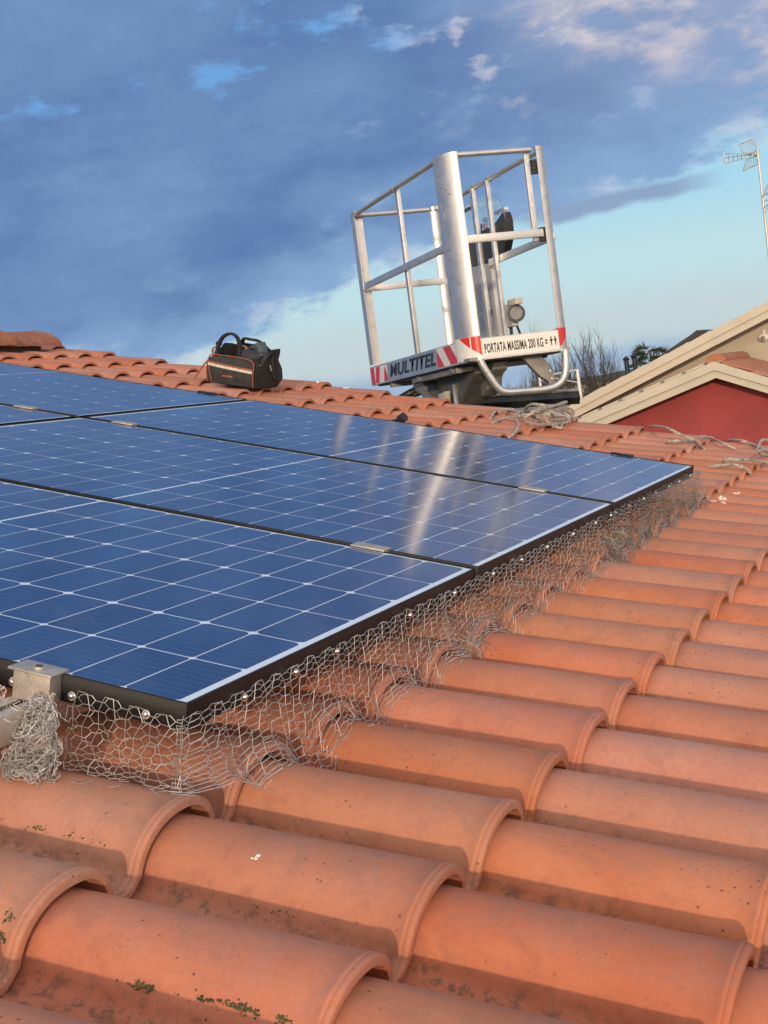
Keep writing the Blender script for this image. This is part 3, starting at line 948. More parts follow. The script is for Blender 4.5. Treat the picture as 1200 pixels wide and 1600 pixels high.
nC = thing('wire_netting', 'dull crumpled wire netting under the far panel corner', 'wire netting', RM, 'hexagonal wire netting around the panels')
hexnet(path_surface(1.965, 1.0, -0.014, 0.006, 8.0, 2.2), 1.26, 0.165, 0.0340, 0.0120, 0.00062, rs_).build('netting', M_WIRE2, nC)
hexnet(path_surface(1.985, 0.85, -0.018, 0.014, 12.0, 2.6), 1.22, 0.155, 0.0340, 0.0120, 0.00060, rs_).build('netting_fold', M_WIRE2, nC)
tangle((0.038, 1.985, -0.085), (0.012, 0.012, 0.030), 50, 0.0006, 51, M_WIRE2, nC, 'wire_fold', roof_z)
tangle((0.055, 2.03, -0.125), (0.016, 0.020, 0.008), 30, 0.0006, 52, M_WIRE2, nC, 'wire_fold', roof_z)
screws(nC, [2.05, 2.10, 2.25, 2.42, 2.57, 2.75, 2.90, 3.08])

for n_ in (nA, nB, nC):
    for o in n_.children:
        if not o.name.startswith('screw'): o['kind'] = 'stuff'

# ------------------------------------------------------------------ MOSS, DROPPINGS
ms = MB(); rm = random.Random(9)
def hit(px, py):
    z = -0.06
    while z > -0.2:
        P = roofp(px, py, z)
        if z <= roof_z(P.x, P.y): break
        z -= 0.001
    return P


def moss(px0, py0, px1, py1, n, spread=7.0):
    for _ in range(int(n * 0.9)):
        f = rm.random(); f = f + 0.12 * math.sin(f * 19)
        px = px0 + (px1 - px0) * f + rm.gauss(0, 4); py = py0 + (py1 - py0) * f + rm.gauss(0, spread * .5)
        if mnoise.noise(Vector((px * .035, py * .05, 0))) < -0.05 + rm.gauss(0, .08): continue
        P = hit(px, py)
        r = rm.uniform(0.0004, 0.0014)
        ms.ball((P.x, P.y, roof_z(P.x, P.y) + r * 0.2), r, 5, 3, (rm.uniform(.7, 1.5), rm.uniform(.7, 1.5), rm.uniform(.5, 1.1)))
moss(185, 1535, 440, 1590, 300); moss(330, 1565, 560, 1625, 260)
moss(0, 1283, 70, 1303, 120); moss(95, 1305, 160, 1322, 40)
moss(728, 1530, 800, 1555, 190, 9); moss(850, 1570, 905, 1592, 90, 8)
moss(0, 1470, 18, 1430, 130, 14); moss(800, 1380, 880, 1410, 40); moss(390, 1415, 470, 1440, 60)
M_MOSS = plain('moss', (0.070, 0.078, 0.030), 0.95, 0.0, 0.4, 60)
mo = ms.build('moss', M_MOSS, None, RM); mo['kind'] = 'stuff'; mo['label'] = 'dark green moss growing in the joints between the nearest tiles'; mo['category'] = 'moss'

dr = MB(); rd_ = random.Random(2)
for px, py, r in ((1113, 784, .007), (1126, 783, .009), (1130, 788, .006), (1133, 782, .006), (1151, 772, .008), (399, 1345, .0042), (403, 1342, .003), (497, 598, .010), (542, 607, .010), (1126, 779, .007)):
    P = hit(px, py)
    x, y = P.x, P.y
    for _ in range(6):
        xx = x + rd_.gauss(0, r * .5); yy_ = y + rd_.gauss(0, r * .5)
        dr.ball((xx, yy_, roof_z(xx, yy_) + .0022), r * rd_.uniform(.35, .8), 7, 5, (1, 1, .45))
do = dr.build('bird_droppings', M_WHITEP, None, RM); do['kind'] = 'stuff'; do['label'] = 'scattered small white bird droppings on the terracotta tiles'; do['category'] = 'droppings'

# ------------------------------------------------------------------ ROPES
def rope(name, label, pts, r=0.0085, parent=None):
    P = smooth_path(pts, 10)
    # three twisted strands
    b = MB(); L = 0; Ls = [0]
    for i in range(1, len(P)): L += (P[i] - P[i - 1]).length; Ls.append(L)
    n = max(8, int(L / 0.009)); Q = []
    j = 0
    for k in range(n + 1):
        s = L * k / n
        while j < len(Ls) - 2 and Ls[j + 1] < s: j += 1
        f = (s - Ls[j]) / max(1e-9, Ls[j + 1] - Ls[j]); Q.append(P[j].lerp(P[j + 1], f))
    for st in range(3):
        C_ = []
        for k, q in enumerate(Q):
            t = (Q[min(k + 1, n)] - Q[max(k - 1, 0)]).normalized()
            a = t.cross(Vector((0, 0, 1)))
            a = a.normalized() if a.length > 1e-3 else Vector((1, 0, 0))
            b_ = a.cross(t); th = k * 0.55 + st * 2 * PI / 3
            C_.append(q + (a * math.cos(th) + b_ * math.sin(th)) * r * 0.55)
        b.tube(C_, r * 0.52, 6)
    o = b.build(name, M_ROPE, parent, RM, smooth=True)
    if parent is None: o['label'] = label; o['category'] = 'rope'; o['group'] = 'ropes lying on the far tiles'
    return o


def rp(px, py, lift=0.0):
    z = -0.02
    while z > -0.2:
        P = roofp(px, py, z)
        if z <= roof_z(P.x, P.y) + 0.009 + lift: break
        z -= 0.001
    return P


rr = random.Random(12)
loops = []
base = roofp(838, 650, -0.07)
pile = [rp(766, 655), rp(775, 642, .01), rp(800, 641, .02), rp(825, 650, .02), rp(850, 655, .03), rp(880, 655, .02), rp(895, 650, .01), rp(893, 640, .03), rp(872, 637, .05), rp(845, 645, .05), rp(822, 640, .04), rp(832, 632, .07), rp(858, 634, .07), rp(880, 632, .06), rp(884, 628, .08), rp(866, 634, .09), rp(840, 640, .07),
        rp(820, 655, .03), rp(840, 663, .02), rp(865, 662, .02), rp(888, 658, .02), rp(880, 645, .05), rp(862, 640, .06), rp(850, 650, .05), rp(862, 664, .02), rp(878, 668, .0), rp(870, 655, .03), rp(862, 645, .06), rp(872, 638, .07), rp(890, 645, .04), rp(898, 657, .0)]
rope('rope', 'tangled pile of grey rope on the far edge of the tiles below the lift basket', pile, 0.0070)
rope('rope', 'short grey rope end trailing from the pile toward the panel edge', [rp(795, 684), rp(806, 673), rp(810, 664), rp(806, 655, .01), rp(806, 647, .03), rp(820, 641, .04)], 0.0068)
rope('rope', 'grey rope strand looping left out of the rope pile', [rp(770, 661), rp(783, 655), rp(800, 652, .01), rp(826, 648, .03), rp(840, 651, .05)], 0.0068)
rope('rope', 'thin pale rope curving over the tiles below the red wall', [rp(1016, 667), rp(1025, 666, .05), rp(1045, 670, .05), rp(1065, 680, .03), rp(1085, 688, .02), rp(1092, 697), rp(1100, 702)], 0.0060)
rope('rope', 'rope forked across the tiles right of the far panel corner', [rp(1038, 691), rp(1060, 689, .01), rp(1090, 690, .02), rp(1096, 682, .03), rp(1110, 684, .02), rp(1130, 693, .01), rp(1150, 702)], 0.0060)
rope('rope', 'rope lying along the roof edge at the foot of the red wall', [rp(1138, 688), rp(1155, 688, .01), rp(1175, 694, .01), rp(1192, 702), rp(1215, 706)], 0.0068)
rope('rope', 'nearest grey rope arching over the tiles at the right edge', [rp(1108, 729), rp(1130, 727, .01), rp(1150, 727, .02), rp(1165, 732, .01), rp(1174, 742)], 0.0060)
rope('rope', 'double grey rope running out of the photo at the right', [rp(1130, 727), rp(1133, 719, .03), rp(1155, 718, .03), rp(1185, 720, .03), rp(1225, 728, .01)], 0.0068)
rope('rope', 'short rope loop cut by the right edge of the photo', [rp(1184, 700), rp(1190, 688, .03), rp(1205, 688, .03), rp(1225, 694, .01)], 0.0068)
rope('rope', 'thin rope loop below the others at the right edge', [rp(1225, 714), rp(1200, 711, .01), rp(1188, 709, .02), rp(1190, 703, .03), rp(1225, 704)], 0.006)

cb = MB(); cb.tube(smooth_path([rp(560, 655) + Vector((0, -0.05, 0)), rp(600, 661), rp(615, 660, .01), rp(625, 656, .03), rp(632, 651, .05)], 8), [0.012] * 24 + [0.02] * 9, 8)
o = cb.build('black_cable', M_BLACK, None, RM, smooth=True); o['label'] = 'black cable end sticking up behind the far panel edge'; o['category'] = 'cable'

# ------------------------------------------------------------------ TOOL BAG
bagp = roofp(362, 600, -0.085)
BM = RM @ Matrix.Translation((-2.335, 4.50, -0.092)) @ Matrix.Rotation(math.radians(-3), 4, 'Z') @ Matrix.Diagonal((0.98, 0.95, 0.86, 1.0))
bag = thing('tool_bag', 'open black tool bag with orange piping standing on the far tiles', 'tool bag', BM)
LX, LY, LZ = 0.132, 0.135, 0.150     # half length, half depth, body height
def bag_shell():
    V = []; Fc = []; n = 36; lv = [0, .012, .05, .10, .15, .185, .205]
    sc = [(.96, .95), (1.0, 1.0), (1.03, 1.04), (1.0, 1.03), (.97, .98), (.95, .90), (.97, .86)]
    for inner in (0, 1):
        for z, (sx, sy) in zip(lv, sc):
            for i in range(n):
                th = 2 * PI * i / n; cx, sy_ = math.cos(th), math.sin(th)
                x = LX * sx * (abs(cx) ** 0.42) * (1 if cx > 0 else -1); y = LY * sy * (abs(sy_) ** 0.42) * (1 if sy_ > 0 else -1)
                top = 1.0 if z < .15 else 1.0 + 0.10 * mnoise.noise(Vector((x * 14, y * 14, 2)))
                zz = z * top * (1 + 0.0 * y)
                if z > 0.12 and y < -0.05: zz = min(zz, 0.148 + 0.03 * abs(x / LX) ** 4)
                wv = 0.014 * mnoise.noise(Vector((x * 13, y * 13, z * 12))) + 0.006 * mnoise.noise(Vector((x * 30, y * 30, z * 30)))
                k = 1 + wv / 0.13 - (0.05 if inner else 0)
                V.append((x * k, y * k, max(zz, 0.006 if inner else 0)))
    m_ = len(lv) * n
    for s_ in (0, m_):
        for j in range(len(lv) - 1):
            for i in range(n): a = s_ + j * n + i; b_ = s_ + j * n + (i + 1) % n; Fc.append((a, b_, b_ + n, a + n))
    for i in range(n):
        a = (len(lv) - 1) * n + i; b_ = (len(lv) - 1) * n + (i + 1) % n; Fc.append((a, b_, b_ + m_, a + m_))
    Fc.append(tuple(range(n))); Fc.append(tuple(m_ + i for i in range(n)))
    return V, Fc
b = MB(); b.add(*bag_shell()); b.build('body', M_FAB, bag, smooth=True)
# front pocket with piping and reflective band
def bag_front(x0, x1, z0, z1, y, t, rad, mat, name, bow=0.012):
    n = 10; P = []
    for cx, cz, a0 in ((x1 - rad, z0 + .008, -90), (x1 - rad, z1 - rad, 0), (x0 + rad, z1 - rad, 90), (x0 + rad, z0 + .008, 180)):
        r_ = rad if cz > z0 + 0.01 else .008
        for k in range(6):
            an = math.radians(a0 + 90 * k / 5); P.append((cx + (rad if r_ == rad else rad) * math.cos(an), cz + r_ * math.sin(an)))
    f = lambda x, z: y - bow * math.sin(max(0, min(1, (z - z0) / (z1 - z0))) * PI) - 0.012 * (1 - (x / 0.13) ** 2)
    return P, f
P, f = bag_front(-0.128, 0.122, 0.004, 0.150, -0.139, .02, .03, M_FAB2, 'pocket')
b = MB(); V = []; Fc = []
G = 16; H = 12
for s_, dy in ((0, 0.0), (1, 0.03)):
    for j in range(H + 1):
        for i in range(G + 1):
            x = -0.128 + 0.250 * i / G; z = 0.006 + 0.142 * j / H
            z = z - (0.020 * (abs((i / G) * 2 - 1) ** 6) if j == H else 0)
            V.append((x, f(x, z) + dy, z))
for s_ in (0, (G + 1) * (H + 1)):
    for j in range(H):
        for i in range(G): a = s_ + j * (G + 1) + i; Fc.append((a, a + 1, a + G + 2, a + G + 1))
b.add(V, Fc)
b.build('front_pocket', M_FAB2, bag, smooth=True)
pp = MB()
path = [(-0.126, .006), (-0.130, .10), (-0.122, .143), (-.10, .152), (0, .155), (.085, .150), (.112, .138), (.122, .110), (.124, .006)]
pp.tube([Vector((x, f(x, z) - 0.002, z)) for x, z in [(q.x, q.z) for q in smooth_path([(a, 0, c_) for a, c_ in path], 6)]], 0.0028, 6)
pp.tube([Vector((x, f(x, z) - 0.002, z)) for x, z in [(q.x, q.z) for q in smooth_path([(a, 0, c_) for a, c_ in [(-.118, .095), (-.112, .06), (-.103, .03), (-.1, .006)]], 6)]], 0.0022, 6)
pp.build('piping', M_ORANGE, bag, smooth=True)
def band(z0, z1, mat, name, slope=0.0, off=0.0035):
    b = MB(); V = []; Fc = []
    for i in range(G + 1):
        x = -0.124 + 0.243 * i / G; s_ = -0.016 * i / G
        V += [(x, f(x, z0 + s_) - off, z0 + s_), (x, f(x, z1 + s_) - off, z1 + s_), (x, f(x, z1 + s_) + .001, z1 + s_), (x, f(x, z0 + s_) + .001, z0 + s_)]
    for i in range(G):
        a = i * 4
        for q in range(4): Fc.append((a + q, a + 4 + q, a + 4 + (q + 1) % 4, a + (q + 1) % 4))
    b.add(V, Fc); return b.build(name, mat, bag, smooth=True)
band(.094, .108, M_CREAMF, 'reflective_band'); band(.110, .117, M_ORANGE, 'orange_band')
b = MB(); b.box((-.035, -.1625, .044), (.020, -.1600, .054)); b.build('brand_patch', M_ORANGE, bag)
# handles, straps, flap and buckle
b = MB()
hp = smooth_path([(-.098, -.120, .135), (-.104, -.105, .20), (-.088, -.09, .250), (-.048, -.085, .268), (-.010, -.09, .245), (.015, -.11, .19), (.03, -.135, .14)], 8)
for dx in (-.006, 0, .006): b.tube([p + Vector((0, dx, 0)) for p in hp], 0.0075, 6)
b.build('handle', M_FAB, bag, smooth=True)
b = MB(); hp = smooth_path([(-.085, .09, .17), (-.075, .07, .235), (-.03, .06, .24), (.02, .06, .235), (.07, .08, .19)], 8)
for dx in (-.006, .006): b.tube([p + Vector((0, dx, 0)) for p in hp], 0.007, 6)
b.build('handle', M_FAB, bag, smooth=True)
b = MB(); b.tube(smooth_path([(-.128, -.06, .195), (-.150, -.08, .175), (-.140, -.09, .14), (-.165, -.12, .09), (-.185, -.14, .035), (-.195, -.15, .01)], 8), .0045, 6)
b.build('shoulder_strap', M_ORANGE, bag, smooth=True)
b = MB(); b.ball((-.130, -.06, .205), .018, 10, 6, (1, .7, .8)); b.build('strap_clip', M_BLACK, bag, smooth=True)
b = MB(); b.tube(smooth_path([(-.140, -.085, .185), (-.128, -.10, .172), (-.118, -.10, .160), (-.13, -.10, .150), (-.142, -.1, .165), (-.140, -.085, .185)], 6), .0028, 6)
b.build('metal_hook', M_GREY, bag, smooth=True)
b = MB(); b.tube([(.134, -.02, .125), (.144, -.02, .095)], .003, 6); b.build('metal_buckle', M_GREY, bag, smooth=True)
b = MB(); b.tube(smooth_path([(.130, .0, .165), (.142, -.01, .11), (.146, .0, .075), (.150, .01, .055), (.140, .03, .045), (.138, .03, .08)], 6), .008, 6)
b.build('side_strap', M_FAB, bag, smooth=True)
b = MB()   # side flap folded outward on the right
V = []; Fc = []
for j in range(9):
    for i in range(9):
        a = i / 8; q = j / 8
        V.append((.02 + .115 * a, -.135 + .10 * q + .04 * a, .150 + .045 * math.sin(q * 2.2) - .03 * a * (1 - q) + .006 * mnoise.noise(Vector((a * 3, q * 3, 0)))))
for j in range(8):
    for i in range(8): a = j * 9 + i; Fc.append((a, a + 1, a + 10, a + 9))
b.add(V, Fc); o = b.build('flap', M_FAB2, bag, smooth=True)
sm = o.modifiers.new('thickness', 'SOLIDIFY'); sm.thickness = 0.004
b = MB(); b.tube([(.020, -.137, .153), (.128, -.098, .122)], .0022, 6); b.build('zip', M_GREY, bag)
b = MB(); b.box((-.10, -.10, .04), (.10, .10, .12)); b.build('inner_tray', M_BLACK, bag)
# tools lying in the bag
t1 = thing('tool_case', 'dark slate plastic case sticking out of the open tool bag', 'case', BM @ Matrix.Translation((.055, -.01, .190)) @ Matrix.Rotation(math.radians(-24), 4, 'Y') @ Matrix.Rotation(math.radians(-25), 4, 'Z'))
b = MB(); b.box((-.046, -.028, -.035), (.046, .028, .035)); b.build('case_body', M_SLATE, t1, bevel=.007)
b = MB(); b.box((-.047, -.030, .006), (.047, -.0285, .009)); b.box((-.012, -.033, -.004), (.012, -.0285, .018)); b.build('latch', M_BLACK, t1)
t2 = thing('cable_coil', 'brown and grey wire coil between the bag handle and the slate case', 'cable', BM @ Matrix.Translation((-.002, -.05, .188)))
b = MB(); b.tube([Vector((.020 * math.cos(a) * (1 + .1 * math.sin(3 * a)), .008 * math.sin(a * 1.7), .022 * math.sin(a))) for a in np.linspace(0, 18, 80)], .0035, 5)
b.build('coil', plain('coil_brown', (.26, .13, .09), .6), t2, smooth=True)
b = MB(); b.tube([(-.02, -.01, -.02), (.03, -.02, -.026), (.05, -.02, -.01)], .006, 8); b.build('grip', M_GREY, t2, smooth=True)
t3 = thing('pliers', 'shiny pliers lying at the right inside the tool bag', 'pliers', BM @ Matrix.Translation((.085, -.055, .160)))
b = MB(); b.tube([(-.02, 0, 0), (.0, 0, .012), (.022, 0, .016)], [.004, .007, .003], 8); b.tube([(-.02, 0, .012), (.0, 0, .012), (.024, 0, .006)], [.004, .007, .003], 8); b.build('jaws', M_SCREW, t3, smooth=True)
b = MB(); b.tube([(-.02, 0, 0), (-.05, 0, -.01)], .006, 8); b.tube([(-.02, 0, .012), (-.05, 0, .018)], .006, 8); b.build('grip', plain('violet_grip', (.10, .06, .12), .5), t3, smooth=True)

# ------------------------------------------------------------------ AERIAL WORK PLATFORM
LM = Matrix(((0.7558, -0.6547, -0.0081, -1.861), (0.6547, 0.7556, 0.0207, 6.425), (-0.0074, -0.0209, 0.9998, 6.999), (0, 0, 0, 1)))
lift = thing('lift_basket', 'aluminium lift basket with red and white stripes raised behind the roof edge', 'aerial lift', LM)
BD, BWd, BH = 0.649, 1.892, 1.20
KH = 0.142

b = MB(); b.box((0.006, 0.006, 0.004), (BD - 0.006, BWd - 0.006, 0.022)); b.build('floor', M_CAST, lift)
for y in (0.35, 0.95, 1.50):
    b = MB(); b.box((0.02, y, -0.038), (BD - 0.02, y + 0.05, 0.003)); b.build('floor_beam', M_CAST, lift)


def quarter(cx, cy, rx, ry, a0, n=14):
    return [(cx + rx * math.cos(math.radians(a0 + 90 * i / n)), cy + ry * math.sin(math.radians(a0 + 90 * i / n))) for i in range(n + 1)]


def shell(path, z0, z1, t, name, mat, parent=None, lip=0.0):
    """sheet bent along a plan path, thickness t inward"""
    n = len(path); V = []; Fc = []
    for z in (z0, z1):
        for i, (x, y) in enumerate(path): V.append((x, y, z))
        for i, (x, y) in enumerate(path):
            a = Vector(path[min(i + 1, n - 1)]) - Vector(path[max(i - 1, 0)]); a.normalize()
            V.append((x - a.y * t, y + a.x * t, z))
    for i in range(n - 1):
        Fc += [(i, i + 1, 2 * n + i + 1, 2 * n + i), (n + i + 1, n + i, 3 * n + i, 3 * n + i + 1),
               (2 * n + i, 2 * n + i + 1, 3 * n + i + 1, 3 * n + i), (i + 1, i, n + i, n + i + 1)]
    Fc += [(0, 2 * n, 3 * n, n), (n - 1, 2 * n - 1, 4 * n - 1, 3 * n - 1)]
    b = MB(); b.add(V, Fc); return b.build(name, mat, parent or lift, smooth=True)


RX, RY = 0.088, 0.150
# plan paths of the four curved corner pillars, counter-clockwise seen from above (outside on the right-hand side of travel)
cB = [(0.0, RY + 0.03)] + quarter(RX, RY, RX, RY, 180)            # (0,RY) -> (RX,0)
cC = quarter(BD - 0.070, 0.055, 0.070, 0.055, 270)
cD = quarter(BD - 0.055, BWd - 0.05, 0.055, 0.05, 0)
cA = [(RX, BWd)] + quarter(0.016, BWd - 0.016, 0.016, 0.016, 90, 5) + [(0.0, BWd - 0.10)]
for pth, lab in ((cB, 'nearest and widest curved pillar, lit yellow by the sun'), (cC, None), (cD, None), (cA, None)):
    p = [(x, y) for x, y in pth]
    o = shell(p, KH + 0.001 if pth is not cB else 0.150, BH - 0.022, 0.004, 'corner_pillar', M_ALU)
    if lab: o['label'] = lab
    # thin rolled flanges on the pillar's free edges
    cap = shell([(x + 0.0, y + 0.0) for x, y in p], BH - 0.0215, BH + 0.002, 0.026, 'pillar_cap', M_ALU, o)
pil0 = [o for o in lift.children if o.name.startswith('corner_pillar')][0]
rsc = random.Random(6); sc_ = MB()
def pil_pt(s, z, off):
    L = 0
    for i in range(len(cB) - 1):
        a = Vector(cB[i]); b_ = Vector(cB[i + 1]); d = (b_ - a).length
        if L + d >= s or i == len(cB) - 2:
            f = (s - L) / d; q = a.lerp(b_, f); t = (b_ - a).normalized(); return Vector((q.x + t.y * off, q.y - t.x * off, z))
        L += d
for s0, z0, s1, z1 in ((.06, 1.02, .13, .99), (.09, 1.035, .12, 1.00), (.05, .93, .058, .90), (.07, .88, .075, .83), (.05, 1.09, .08, 1.085), (.13, .97, .15, .965), (.10, .55, .105, .54), (.08, .40, .10, .385), (.12, .74, .125, .70), (.06, .66, .09, .655)):
    a = pil_pt(s0, z0, .0008); b_ = pil_pt(s1, z1, .0008); sc_.tube([a, a.lerp(b_, .5) + Vector((0, 0, .004)), b_], .0030, 5)
o_ = sc_.build('scratches', M_CAST, pil0); o_['kind'] = 'stuff'
wd = MB()
for (x, y) in ((.018, RY + .035), (.018, .957), (.018, BWd - .105), (BD - .018, 1.11), (BD - .018, .853), (BD - .018, .06)):
    wd.tube([(x, y - .012, BH - .016), (x, y + .012, BH - .016)], .0205, 12)
for (x, y) in ((.0385, .957), (BD - .039, 1.11), (BD - .039, .853)): wd.tube([(x, y, BH - .045), (x, y, BH - .028)], .018, 10)
o_ = wd.build('weld_collars', M_CAST, lift, smooth=True); o_['kind'] = 'stuff'
# kick plates: one sheet round the basket, split per side, with return lips
def inset(path, d):
    return path
kA = [(0.0, BWd - 0.1005), (0.0, 0.1805)]
cBk = [(0.0, RY + 0.03)] + quarter(RX, RY, RX, RY, 180)
side_AB = shell(kA, 0.0, KH - 0.012, 0.020, 'kick_plate', M_ALU)
shell(cBk, 0.0, 0.1490, 0.020, 'kick_plate', M_ALU)
side_BC = shell([(RX + 0.0005, 0.0), (BD - 0.0705, 0.0)], 0.004, KH - 0.014, 0.020, 'kick_plate', M_ALU)
shell(cC, 0.0, KH, 0.020, 'kick_plate', M_ALU)
shell([(BD, 0.0555), (BD, BWd - 0.0505)], 0.0, KH, 0.020, 'kick_plate', M_ALU)
shell(cD, 0.0, KH, 0.020, 'kick_plate', M_ALU)
shell([(BD - 0.0555, BWd), (RX + 0.0005, BWd)], 0.0, KH, 0.020, 'kick_plate', M_ALU)
shell(cA, 0.0, KH - 0.012, 0.020, 'kick_plate', M_ALU)


def tube_part(name, pts, r, mat=M_ALU, n=12, parent=None):
    b = MB(); b.tube(pts, r, n); return b.build(name, mat, parent or lift, smooth=True)


def bar_part(name, a, b_, mat=M_ALU, parent=None, bev=0.003):
    b = MB(); b.box(a, b_); return b.build(name, mat, parent or lift, bevel=bev)


ZT = BH - 0.016; RT = 0.0165
# top rails
tube_part('top_rail', [(0.018, RY + 0.03, ZT), (0.018, BWd - 0.10, ZT)], RT)
tube_part('top_rail', [(0.018, BWd - 0.09, ZT), (0.045, BWd - 0.045, ZT), (RX, BWd - 0.018, ZT), (BD - 0.07, BWd - 0.018, ZT)], RT)
tube_part('top_rail', [(BD - 0.018, BWd - 0.12, ZT), (BD - 0.018, 0.05, ZT)], RT)
tube_part('gate_top_rail', [(RX, 0.018, ZT), (BD - 0.098, 0.018, ZT)], RT)
# mid rails (flat bars)
bar_part('mid_rail', (0.002, 0.125, 0.660), (0.024, BWd - 0.008, 0.704))
bar_part('mid_rail', (0.030, BWd - 0.024, 0.655), (BD - 0.02, BWd - 0.004, 0.700))
bar_part('mid_rail', (BD - 0.024, 0.02, 0.652), (BD - 0.003, 1.02, 0.696))
bar_part('gate_mid_rail', (RX, 0.004, 0.676), (BD - 0.082, 0.026, 0.722))
# posts
bar_part('post', (0.0255, 0.935, 0.130), (0.052, 0.978, ZT - 0.010))
p = bar_part('post', (BD - 0.052, 1.085, 0.10), (BD - 0.026, 1.135, ZT - 0.010))
hb_ = MB()
for k in range(9): hb_.tube([(BD - 0.0528, 1.11, 0.62 + 0.062 * k), (BD - 0.0521, 1.11, 0.62 + 0.062 * k)], 0.006, 10)
hb_.build('bolt_hole', M_INK, p)
bar_part('post', (BD - 0.052, 0.835, 0.10), (BD - 0.026, 0.872, ZT - 0.010))
gp = bar_part('gate_post', (0.512, 0.0275, 0.655), (0.545, 0.048, ZT - 0.008))
hb_ = MB()
for k in range(5): hb_.tube([(0.5285, 0.0268, 0.78 + 0.085 * k), (0.5285, 0.0274, 0.78 + 0.085 * k)], 0.0065, 10)
hb_.build('bolt_hole', M_WHITEF, gp)
# black hinge blocks by the right pillar
for z in (1.085, 0.690):
    b = MB()
    for k in range(4): b.box((0.552, 0.010, z - 0.04 + 0.021 * k), (0.588, 0.045, z - 0.04 + 0.021 * k + 0.019))
    b.box((0.556, 0.014, z - 0.04), (0.584, 0.041, z + 0.043))
    b.build('hinge_block', M_BLACK, lift, bevel=0.002)

# decals -----------------------------------------------------------
def decal_quad(fn, pts, mat, name, parent, z_off=0.0):
    b = MB(); n = len(pts)
    b.add([fn(u, v) for u, v in pts], [tuple(range(n))]); return b.build(name, mat, parent)


def AB(u, v): return (-0.0012, u, v)                  # u is local y
def AB2(u, v): return (-0.0016, u, v)
def arc_pt(s, z, off):
    """s: distance along the plan path of the B corner, from its AB side"""
    path = cBk; L = 0
    for i in range(len(path) - 1):
        a = Vector(path[i]); b_ = Vector(path[i + 1]); d = (b_ - a).length
        if L + d >= s or i == len(path) - 2:
            f = (s - L) / d; q = a.lerp(b_, f); t = (b_ - a).normalized()
            return (q.x + t.y * off, q.y - t.x * off, z)
        L += d


# white field + red slanted stripes near A
decal_quad(AB, [(1.885, .004), (1.525, .004), (1.525, .122), (1.885, .122)], M_WHITEF, 'warning_stripe', side_AB) if False else None
wb = MB(); wb.add([AB(BWd - .102, .008), AB(1.50, .008), AB(1.50, .120), AB(BWd - .102, .120)], [(0, 1, 2, 3)]); wb.build('white_field', M_WHITEF, side_AB)
st_ = MB(); st_.add([AB2(1.785, .010), AB2(1.70, .010), AB2(1.655, .118), AB2(1.745, .118)], [(0, 1, 2, 3)]); st_.build('red_stripe', M_RED, side_AB)
st_ = MB(); st_.add([AB2(1.595, .010), AB2(1.502, .010), AB2(1.502, .035), AB2(1.555, .118)], [(0, 1, 2, 3)]); st_.build('red_stripe', M_RED, side_AB)
o = shell([(x - 0.0016 if x < .05 else x, y + 0.0012) for x, y in cA], 0.008, 0.120, 0.0005, 'red_stripe', M_RED, side_AB)
# towards B on the flat side
wb = MB(); wb.add([AB(.515, .008), AB(.182, .008), AB(.182, .124), AB(.515, .124)], [(0, 1, 2, 3)]); wb.build('white_field', M_WHITEF, side_AB)
st_ = MB(); st_.add([AB2(.514, .010), AB2(.40, .010), AB2(.514, .122)], [(0, 1, 2)]); st_.build('red_stripe', M_RED, side_AB)
st_ = MB(); st_.add([AB2(.290, .010), AB2(.184, .010), AB2(.184, .040), AB2(.275, .122), AB2(.395, .122)], [(0, 1, 2, 3, 4)]); st_.build('red_stripe', M_RED, side_AB)
# round the pillar foot
path_len = sum((Vector(cBk[i + 1]) - Vector(cBk[i])).length for i in range(len(cBk) - 1))
def wrap_band(f_lo, f_hi, mat, name, off, n=24, s0=0.0, s1=None):
    s1 = s1 or path_len; V = []; Fc = []
    for i in range(n + 1):
        s = s0 + (s1 - s0) * i / n; V += [arc_pt(s, f_lo(s), off), arc_pt(s, f_hi(s), off)]
    for i in range(n): a = 2 * i; Fc.append((a, a + 2, a + 3, a + 1))
    b = MB(); b.add(V, Fc); return b.build(name, mat, kickB, smooth=True)
kickB = [o for o in lift.children if o.name.startswith('kick_plate')][1]
wrap_band(lambda s: .010, lambda s: .144, M_WHITEF, 'white_field', .0012, 24, 0.002)
L0 = path_len
wrap_band(lambda s: max(.135 - (s - L0 * .35) / (L0 * .65) * .105, .03), lambda s: .143, M_RED, 'red_stripe', .0018, 24, L0 * .33, L0 * .70)
wrap_band(lambda s: max(.135 - (s - L0 * .35) / (L0 * .65) * .105, .03), lambda s: .143, M_RED, 'red_stripe', .0018, 16, L0 * .735, L0 * .995)
# sticker on the right pillar foot
rdc = MB(); rdc.add([(.592, -.0008, .138), (.648, .052, .138), (.640, .035, .085), (.610, -.0003, .040), (.598, -.0008, .085)], [(0, 1, 2, 3, 4)])
V = []; Fc = []; n = 10
kickC = [o for o in lift.children if o.name.startswith('kick_plate')][3]
for i in range(n + 1):
    x, y = cC[i]; a = Vector(cC[min(i + 1, len(cC) - 1)]) - Vector(cC[max(i - 1, 0)]); a.normalize()
    f_ = i / n; lo = .030 + .10 * f_ ** 1.5
    V += [(x + a.y * .0016, y - a.x * .0016, min(lo, .130)), (x + a.y * .0016, y - a.x * .0016, .138)]
for i in range(n): a = 2 * i; Fc.append((a, a + 2, a + 3, a + 1))
b = MB(); b.add(V, Fc); b.build('red_stripe', M_RED, kickC)


